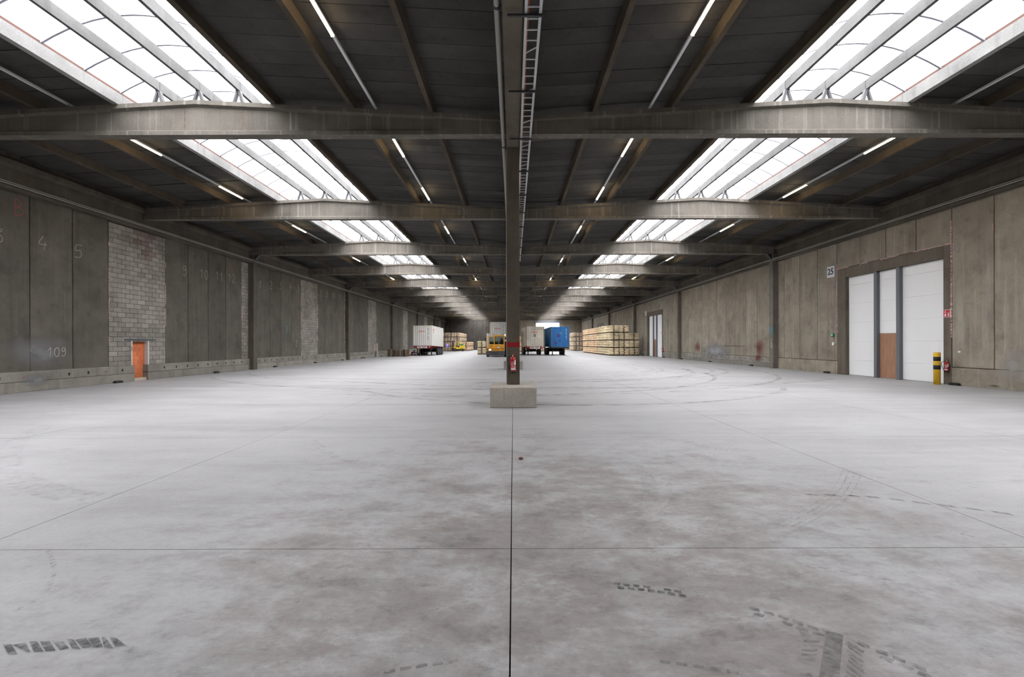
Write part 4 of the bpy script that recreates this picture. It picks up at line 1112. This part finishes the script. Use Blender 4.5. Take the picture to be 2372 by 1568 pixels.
# cab shell: lower body and window frames
MB().bbox(-1.10, 0.95, 0.05, 0.75, 0.965, 1.10, 0.02).bbox(-0.86, 0.95, 0.05, 0.80, 1.08, 1.46, 0.02).build('cab_body', M['cabyellow'], T)
wfm = MB()
wfm.bbox(-0.28, 0.93, 0.06, 1.75, 2.35, 2.51, 0.03)
for x in (-0.28, 0.85): wfm.bbox(x, x+0.085, 0.05, 0.14, 1.44, 2.38, 0.01); wfm.bbox(x, x+0.085, 1.64, 1.74, 1.0, 2.38, 0.01)
wfm.bbox(-0.85, -0.26, 0.06, 0.16, 2.30, 2.38, 0.01).bbox(-0.85, -0.79, 0.05, 0.14, 1.44, 2.34, 0.01)
wfm.build('cab_frame', M['cabyellow'], T)
MB().box(-0.20, 0.85, 0.08, 0.09, 1.46, 2.35).build('windscreen', M['glass'], T); MB().box(-0.79, -0.28, 0.08, 0.09, 1.46, 2.30).build('side_window', M['glass'], T)
MB().bbox(0.42, 0.80, 0.9, 1.3, 1.2, 1.95, 0.06).bbox(0.48, 0.74, 0.95, 1.1, 1.95, 2.15, 0.04).build('seat', M['chassisblack'], T)
MB().bbox(-0.24, 0.84, 0.15, 0.45, 1.40, 1.62, 0.05).build('dashboard', M['chassisblack'], T)
MB().tube([(0.30+0.2*math.cos(a*0.5236), 0.55, 1.72+0.2*math.sin(a*0.5236)) for a in range(13)], 0.018, 6).build('steering_wheel', M['black'], T)
MB().bbox(-0.78, -0.30, 0.3, 0.7, 1.42, 1.72, 0.06).build('console', M['chassisblack'], T)
MB().prism([(0.26,1.44),(0.34,1.44),(0.46,1.36),(0.40,1.34)], 'y', 0.02, 0.05).tube([(0.36,0.04,1.42),(0.20,0.04,1.78)], 0.014, 6).build('wiper', M['white'], T)
df = MB(); df.bbox(-1.07, -1.03, -0.02, 0.03, 1.02, 2.34, 0.008).bbox(-1.07, -0.86, -0.02, 0.03, 2.30, 2.35, 0.008).bbox(-1.07, -0.86, -0.02, 0.03, 1.02, 1.06, 0.008).build('open_door_frame', M['cabyellow'], T)
MB().bbox(-1.21, -0.83, 1.9, 2.0, 0.9, 2.75, 0.01).build('rear_panel', M['oocl'], T)
for z in (1.25, 1.6, 1.95, 2.3, 2.6): MB().box(-0.98, -0.90, 1.885, 1.9, z, z+0.06).build('panel_mark', M['black'], T)
MB().lathe([(0.0,2.50),(0.05,2.50),(0.05,2.60),(0.03,2.66),(0.0,2.67)], c=(-0.36,0.6,0), n=12).build('beacon', M['red'], T, True)
MB().lathe([(0.0,2.51),(0.03,2.51),(0.03,2.60),(0.0,2.61)], c=(0.62,0.6,0), n=10).build('aerial_base', M['black'], T, True)
MB().bbox(0.94, 1.06, 0.5, 0.6, 2.46, 2.58, 0.02).build('work_lamp', M['headlamp'], T)
for x0, x1, z0, z1 in ((0.97,1.18,2.0,2.25),(-1.32,-1.22,1.85,2.2)):
    MB().bbox(x0, x1, 0.05, 0.13, z0, z1, 0.02).build('mirror', M['black'], T)
MB().tube([(0.93,0.1,2.2),(1.07,0.09,2.15)], 0.015, 6).tube([(-1.07,0.02,2.1),(-1.27,0.09,2.05)], 0.015, 6).build('mirror_arm', M['black'], T)
ob('number', text_mesh('58', 0.26, M['black']), T, (-0.60, 0.046, 1.22), FRONT)
MB().prism([(0.0,1.20),(0.55,1.20),(0.47,1.05),(0.08,1.05)], 'y', 0.03, 0.05).build('badge', plain('badge_grey', (0.16,0.18,0.22), 0.4), T)
MB().box(0.10, 0.44, 0.02, 0.03, 1.05, 1.15).build('number_plate', M['white'], T)
MB().box(-0.95, 0.95, 0.6, 5.4, 0.55, 0.95).build('chassis', M['chassisblack'], T)
MB().box(0.97, 1.20, 0.7, 1.9, 0.6, 1.45).build('side_tank', M['chassisblack'], T)
for y in (1.1, 4.2):
    MB().tube([(-1.0, y, 0.5), (1.0, y, 0.5)], 0.08, 8).build('axle', M['chassisblack'], T)
    for s in (-1, 1): wh = ob('tyre', TY, T, (s*1.02, y, 0.5)); ob('rim', RM, wh)
MB().bbox(-0.5, 0.5, 4.0, 4.9, 0.95, 1.50, 0.03).build('fifth_wheel', M['chassisblack'], T)

# ------------------------------------------------------------------ forklift
fy = 90.5
K = thing('forklift', 'yellow forklift truck driving before the far sack stacks', 'forklift', (at(1062, fy), fy, 0))
MB().prism([(-0.95,0.45),(1.15,0.45),(1.22,0.75),(1.2,1.15),(0.35,1.22),(0.2,0.85),(-0.6,0.78),(-0.95,0.95)], 'y', -0.55, 0.55).build('body', M['liftyellow'], K)
MB().bbox(-1.0, 1.2, -0.5, 0.5, 0.2, 0.5, 0.05).build('chassis', M['chassisblack'], K)
fr = MB()
for s in (-1, 1):
    fr.tube([(-0.78,s*0.5,0.9),(-0.45,s*0.5,1.92),(0.22,s*0.5,1.95),(0.45,s*0.5,1.2)], 0.06, 8)
fr.tube([(-0.45,-0.5,1.92),(-0.45,0.5,1.92)], 0.05, 8).tube([(0.22,-0.5,1.95),(0.22,0.5,1.95)], 0.05, 8)
fr.build('overhead_guard', M['liftyellow'], K)
MB().bbox(-0.15, 0.3, -0.25, 0.25, 0.85, 1.05, 0.05).bbox(0.2, 0.34, -0.25, 0.25, 1.0, 1.5, 0.05).build('seat', M['chassisblack'], K)
MB().tube([(-0.5,0,0.8),(-0.35,0,1.2)], 0.03, 6).tube([(-0.35+0.12*math.sin(a*0.785),0.15*math.cos(a*0.785),1.2) for a in range(9)], 0.02, 6).build('steering_wheel', M['black'], K)
MB().tube([(0.45,-0.42,1.33),(1.0,-0.42,1.33)], 0.15, 12).build('gas_bottle', M['green'], K, True)
ms = MB()
for s in (-1, 1): ms.box(-1.18, -1.06, s*0.35-0.06, s*0.35+0.06, 0.1, 2.05)
ms.box(-1.16,-1.08,-0.35,0.35,1.95,2.05).box(-1.16,-1.08,-0.35,0.35,1.0,1.1).box(-1.16,-1.08,-0.35,0.35,0.3,0.4).build('mast', M['chassisblack'], K)
for s in (-1, 1): MB().box(-2.1, -1.15, s*0.3-0.06, s*0.3+0.06, 0.12, 0.17).box(-1.22,-1.17, s*0.3-0.06, s*0.3+0.06, 0.12, 0.7).build('fork', M['chassisblack'], K)
for x, r_ in ((-0.72, 0.34), (0.78, 0.29)):
    for s in (-1, 1):
        wh = MB().lathe([(0.1,-0.11),(r_-0.02,-0.11),(r_,-0.08),(r_,0.08),(r_-0.02,0.11),(0.1,0.11)], n=18, axis='y').build('tyre', M['black'], K, loc=(x, s*0.47, r_))
        MB().lathe([(0.0,-0.09),(0.14,-0.115),(0.14,0.115),(0.0,0.09)], n=12, axis='y').build('rim', M['liftyellow'], wh)
MB().bbox(-0.60, -0.48, -0.08, 0.08, 1.94, 2.04, 0.02).build('safety_lamp', M['bluelight'], K)
sp = bpy.data.lights.new('blue_spot', 'SPOT'); sp.energy = 9000; sp.color = (0.08,0.08,1.0); sp.spot_size = math.radians(14); sp.spot_blend = 0.4; sp.shadow_soft_size = 0.03
so = bpy.data.objects.new('blue_spot', sp); COL.objects.link(so); so.parent = K; so.location = (-0.7, 0, 2.0)
so.rotation_euler = Vector((-2.0, 2.1, -0.85)).to_track_quat('-Z', 'Y').to_euler()

# ------------------------------------------------------------------ sacks on pallets
def sack_mesh(l, wd, h, seed, m):
    q = random.Random(seed); mb = MB(); nu, nv = 14, 6
    sp_ = lambda a, e: math.copysign(abs(a)**e, a)
    vs = []; fs = []
    for j in range(nv+1):
        b = -math.pi/2+math.pi*j/nv
        for i in range(nu):
            a = 2*math.pi*i/nu; k = 1+q.uniform(-0.085, 0.05)
            vs.append((l/2*sp_(math.cos(b), 0.5)*sp_(math.cos(a), 0.36)*k, wd/2*sp_(math.cos(b), 0.5)*sp_(math.sin(a), 0.36)*k, h/2*sp_(math.sin(b), 0.7)+q.uniform(-0.008, 0.008)))
    for j in range(nv):
        for i in range(nu): fs.append((j*nu+i, j*nu+(i+1) % nu, (j+1)*nu+(i+1) % nu, (j+1)*nu+i))
    mb.add(vs, fs); return mb
SK = {}
for mm in ('sack_beige', 'sack_pink', 'sack_brown'):
    SK[mm] = [sack_mesh(0.600, 0.392, 0.157, 11+i, mm) for i in range(4)]
SKM = {mm: [b_.mesh('sack', M[mm], True) for b_ in SK[mm]] for mm in SK}
palb = MB()
for x in (-0.5, -0.25, 0.0, 0.25, 0.5): palb.box(x-0.06, x+0.06, -0.58, 0.58, 0.10, 0.12)
for y in (-0.52, 0, 0.52):
    palb.box(-0.58, 0.58, y-0.05, y+0.05, 0.08, 0.10); palb.box(-0.58, 0.58, y-0.05, y+0.05, 0.0, 0.02)
    for x in (-0.52, 0, 0.52): palb.box(x-0.06, x+0.06, y-0.05, y+0.05, 0.02, 0.08)
PALM = palb.mesh('pallet', M['pallet'])
TAG = MB().box(-0.05, 0.05, -0.012, -0.006, -0.06, 0.06).mesh('paper_tag', M['white'])
sacks = []                                                   # (distance, loc, rot, variant, matkey, group info)
cores = {}; palls = []
def load(x, y, z, rz, mm, grp, lab, faces, top=False, layers=5, tag=True):
    """one pallet load; faces: sides to dress with sacks (f front, l left, r right)"""
    lh = 0.161; Mx = Matrix.Translation((x, y, z)) @ Matrix.Rotation(rz, 4, 'Z')
    palls.append((y, Mx, grp))
    cores.setdefault(grp, MB()).add([Mx @ Vector(v) for v in MB().box(-0.42, 0.42, -0.42, 0.42, 0.12, 0.12+layers*lh-0.03).v], MB().box(0,1,0,1,0,1).f)
    tg = tag
    for k in range(layers):
        for ix in (0, 1):
            for iy in (0, 1, 2):
                vis = ('f' in faces and iy == 0) or ('l' in faces and ix == 0) or ('r' in faces and ix == 1) or (top and k == layers-1)
                if not vis: continue
                sh = 0.02 if k % 2 else -0.02
                p = Mx @ Vector(((ix-0.5)*0.635+(R.uniform(-0.045,0.012) if ix == 0 else R.uniform(-0.012,0.045))+sh, (iy-1)*0.398+(R.uniform(-0.03,0.006) if iy == 0 else R.uniform(-0.006,0.006)), 0.125+lh*(k+0.5)))
                t_ = tg and 'f' in faces and k == 3 and ix == 1 and iy == 0
                sacks.append((y-(0.3 if iy == 0 and 'f' in faces else 0), p, (R.uniform(-0.035,0.035), R.uniform(-0.022,0.022), rz+R.uniform(-0.05,0.05)), R.randrange(4), mm, grp, lab, t_))
PH = 0.94
LAB0 = {}
def pile(x0, y0, nx, ny, high, mm, grp, lab, side, rz=0.0, pitch=1.25):
    LAB0[grp] = lab
    for iy in range(ny):
        for ix in range(nx):
            hh = high(ix, iy) if callable(high) else high
            for k in range(hh):
                f = ('f' if iy == 0 or (callable(high) and k >= high(ix, iy-1)) else '')
                if side == 'l' and ix == 0: f += 'l'
                if side == 'r' and ix == nx-1: f += 'r'
                if not f: continue
                tier = 'topmost' if k == hh-1 else ('lowest', 'second', 'third')[k]
                face = 'front' if iy == 0 else 'aisle side'
                load(x0+ix*pitch+R.uniform(-0.03,0.03)+0.62, y0+iy*pitch+0.62, k*PH, rz+R.uniform(-0.015,0.015), mm, grp, lab.replace('sack in the', 'sack, %s tier, %s of the' % (tier, face)), f, False)
pile(11.85, 56.2, 3, 6, lambda ix, iy: 4 if ix < 2 else 3, 'sack_beige', 'beige sacks by the white door wall', 'beige jute sack in the stack near second white door', 'l')
pile(11.80, 64.0, 3, 11, 4, 'sack_pink', 'pinkish sacks by the white door wall', 'pinkish jute sack in the row behind the beige stack', 'l', pitch=1.22)
pile(12.45, 94.5, 2, 5, 4, 'sack_brown', 'brown sacks near the far doorway', 'brown jute sack in the stack beside the open far doorway', 'l', pitch=1.36)
pile(-14.6, 92.6, 3, 11, 4, 'sack_brown', 'sacks behind the forklift', 'brownish jute sack in the stack behind the forklift', 'r')
pile(-10.5, 95.0, 1, 9, 2, 'sack_pink', 'low sacks beside the forklift', 'tan jute sack in the low row beside the forklift', 'r')
pile(-5.05, 63.8, 1, 2, 2, 'sack_beige', 'sacks beside the tractor', 'pale jute sack in the stack beside the yellow tractor', 'l')
pile(0.9, 82.0, 2, 2, 3, 'sack_pink', 'sacks behind the cream container', 'tan jute sack in the stack behind the worn cream container', 'l')
pile(4.9, 86.0, 1, 1, 3, 'sack_brown', 'sacks between the containers', 'brown jute sack glimpsed between cream and blue containers', 'l')
sacks.sort(key=lambda a: a[0])
rest = {}
for i, (d, p, r_, v, mm, grp, lab, tg) in enumerate(sacks):
    if i < 300:
        o = ob('sack', SKM[mm][v], None, p, r_, lab, 'sack', lab)
        if tg: ob('paper_tag', TAG, o, (-0.05, -0.215, 0))
    else:
        Mx = Matrix.Translation(p) @ Matrix.Rotation(r_[2], 4, 'Z') @ Matrix.Rotation(r_[1], 4, 'Y') @ Matrix.Rotation(r_[0], 4, 'X')
        rest.setdefault((grp, mm, ''), MB()).add([Mx @ Vector(q) for q in SK[mm][v].v], SK[mm][v].f)
        if tg: rest.setdefault((grp, 'white', 'x'), MB()).add([Mx @ Vector(q) for q in MB().box(-0.1,0.0,-0.23,-0.22,-0.06,0.06).v], MB().box(0,1,0,1,0,1).f)
heap = {}
for (grp, mm, lab), mb in rest.items():
    if mm == 'white': continue
    o = mb.build('sack_heap', M[mm], None, True); o['label'] = LAB0[grp].replace('jute sack in', 'jute sacks massed in').replace('jute sack glimpsed', 'jute sacks glimpsed'); o['category'] = 'sacks'; o['kind'] = 'stuff'; heap[grp] = o
for (grp, mm, lab), mb in rest.items():
    if mm == 'white': mb.build('paper_tag', M['white'], heap[grp], kind='stuff')
for grp, mb in cores.items():
    o = mb.build('sack_filler', M['pallet'], heap.get(grp))  # plain dark boxes added inside the piles so no light passes the gaps
    if grp not in heap: o['label'] = 'dark filler boxes inside the %s' % grp; o['category'] = 'sacks'; o['kind'] = 'stuff'
palls.sort(key=lambda a: a[0])
for i, (d, Mx, grp) in enumerate(palls):
    if i < 60:
        o = ob('pallet', PALM, None, label='wooden pallet carrying the %s' % grp, cat='pallet', group='pallets under the '+grp); o.matrix_world = Mx
pr = {}
for d, Mx, grp in palls[60:]:
    pr.setdefault(grp, MB()).add([Mx @ Vector(q) for q in palb.v], palb.f)
for grp, mb in pr.items():
    mb.build('pallet_layer', M['pallet'], heap[grp], kind='stuff')

# ------------------------------------------------------------------ empty pallets and rubbish by the blockwork wall
px0 = at(920, 54.6)
for k in range(7):
    for j, dx in enumerate((-0.62, 0.62)):
        ob('pallet', PALM, None, (px0+dx+R.uniform(-0.03,0.03), 55.2+R.uniform(-0.03,0.03), k*0.122), (0,0,R.uniform(-0.03,0.03)), 'empty dark wooden pallet in the low pile by the blockwork wall', 'pallet', 'empty pallets by the blockwork wall')
st_ = thing('pallet_strap', 'pale strap looped round the low pile of empty pallets', 'strap', (px0, 55.2, 0))
for x in (-0.75, 0.35):
    MB().box(x, x+0.03, -0.64, -0.635, 0, 0.87).box(x, x+0.03, 0.635, 0.64, 0, 0.87).box(x, x+0.03, -0.64, 0.64, 0.865, 0.87).build('band', M['white'], st_)
rx, ry = at(961, 62.0), 62.0
rp = ob('pallet', PALM, None, (rx, ry, 0), (0,0,0.05), 'flat pallet bearing a heap of grey and red rubbish', 'pallet')
cols = [plain('red_scrap', (0.5,0.04,0.06), 0.5), plain('dark_plastic', (0.2,0.2,0.22), 0.5), plain('pale_film', (0.7,0.7,0.78), 0.4), plain('grey_scrap', (0.42,0.42,0.46), 0.6), M['white'], plain('pale_film_2', (0.75,0.75,0.8), 0.4)]
q = random.Random(3)
for k in range(22):
    mb = MB(); n = 7
    rr = q.uniform(0.10, 0.2); a = q.uniform(0, 6.28); dd = q.uniform(0, 0.46); zz = 0.125+max(0, 0.46-dd)*q.uniform(0.4, 1.2)
    mb.lathe([(0.0,-rr*0.5),(rr*0.8,-rr*0.45),(rr,-0.02),(rr*0.7,rr*0.4),(0.0,rr*0.55)], n=n)
    mb.v = [(x*q.uniform(0.7,1.3), y*q.uniform(0.7,1.3), z*q.uniform(0.6,1.2)) for x, y, z in mb.v]
    mb.build('rubbish_bag', cols[k % 6], None, loc=(rx+dd*math.cos(a), ry+dd*math.sin(a), zz+rr*0.3), label='crumpled scrap piece in the rubbish heap on flat pallet', cat='rubbish', group='rubbish heap pieces')
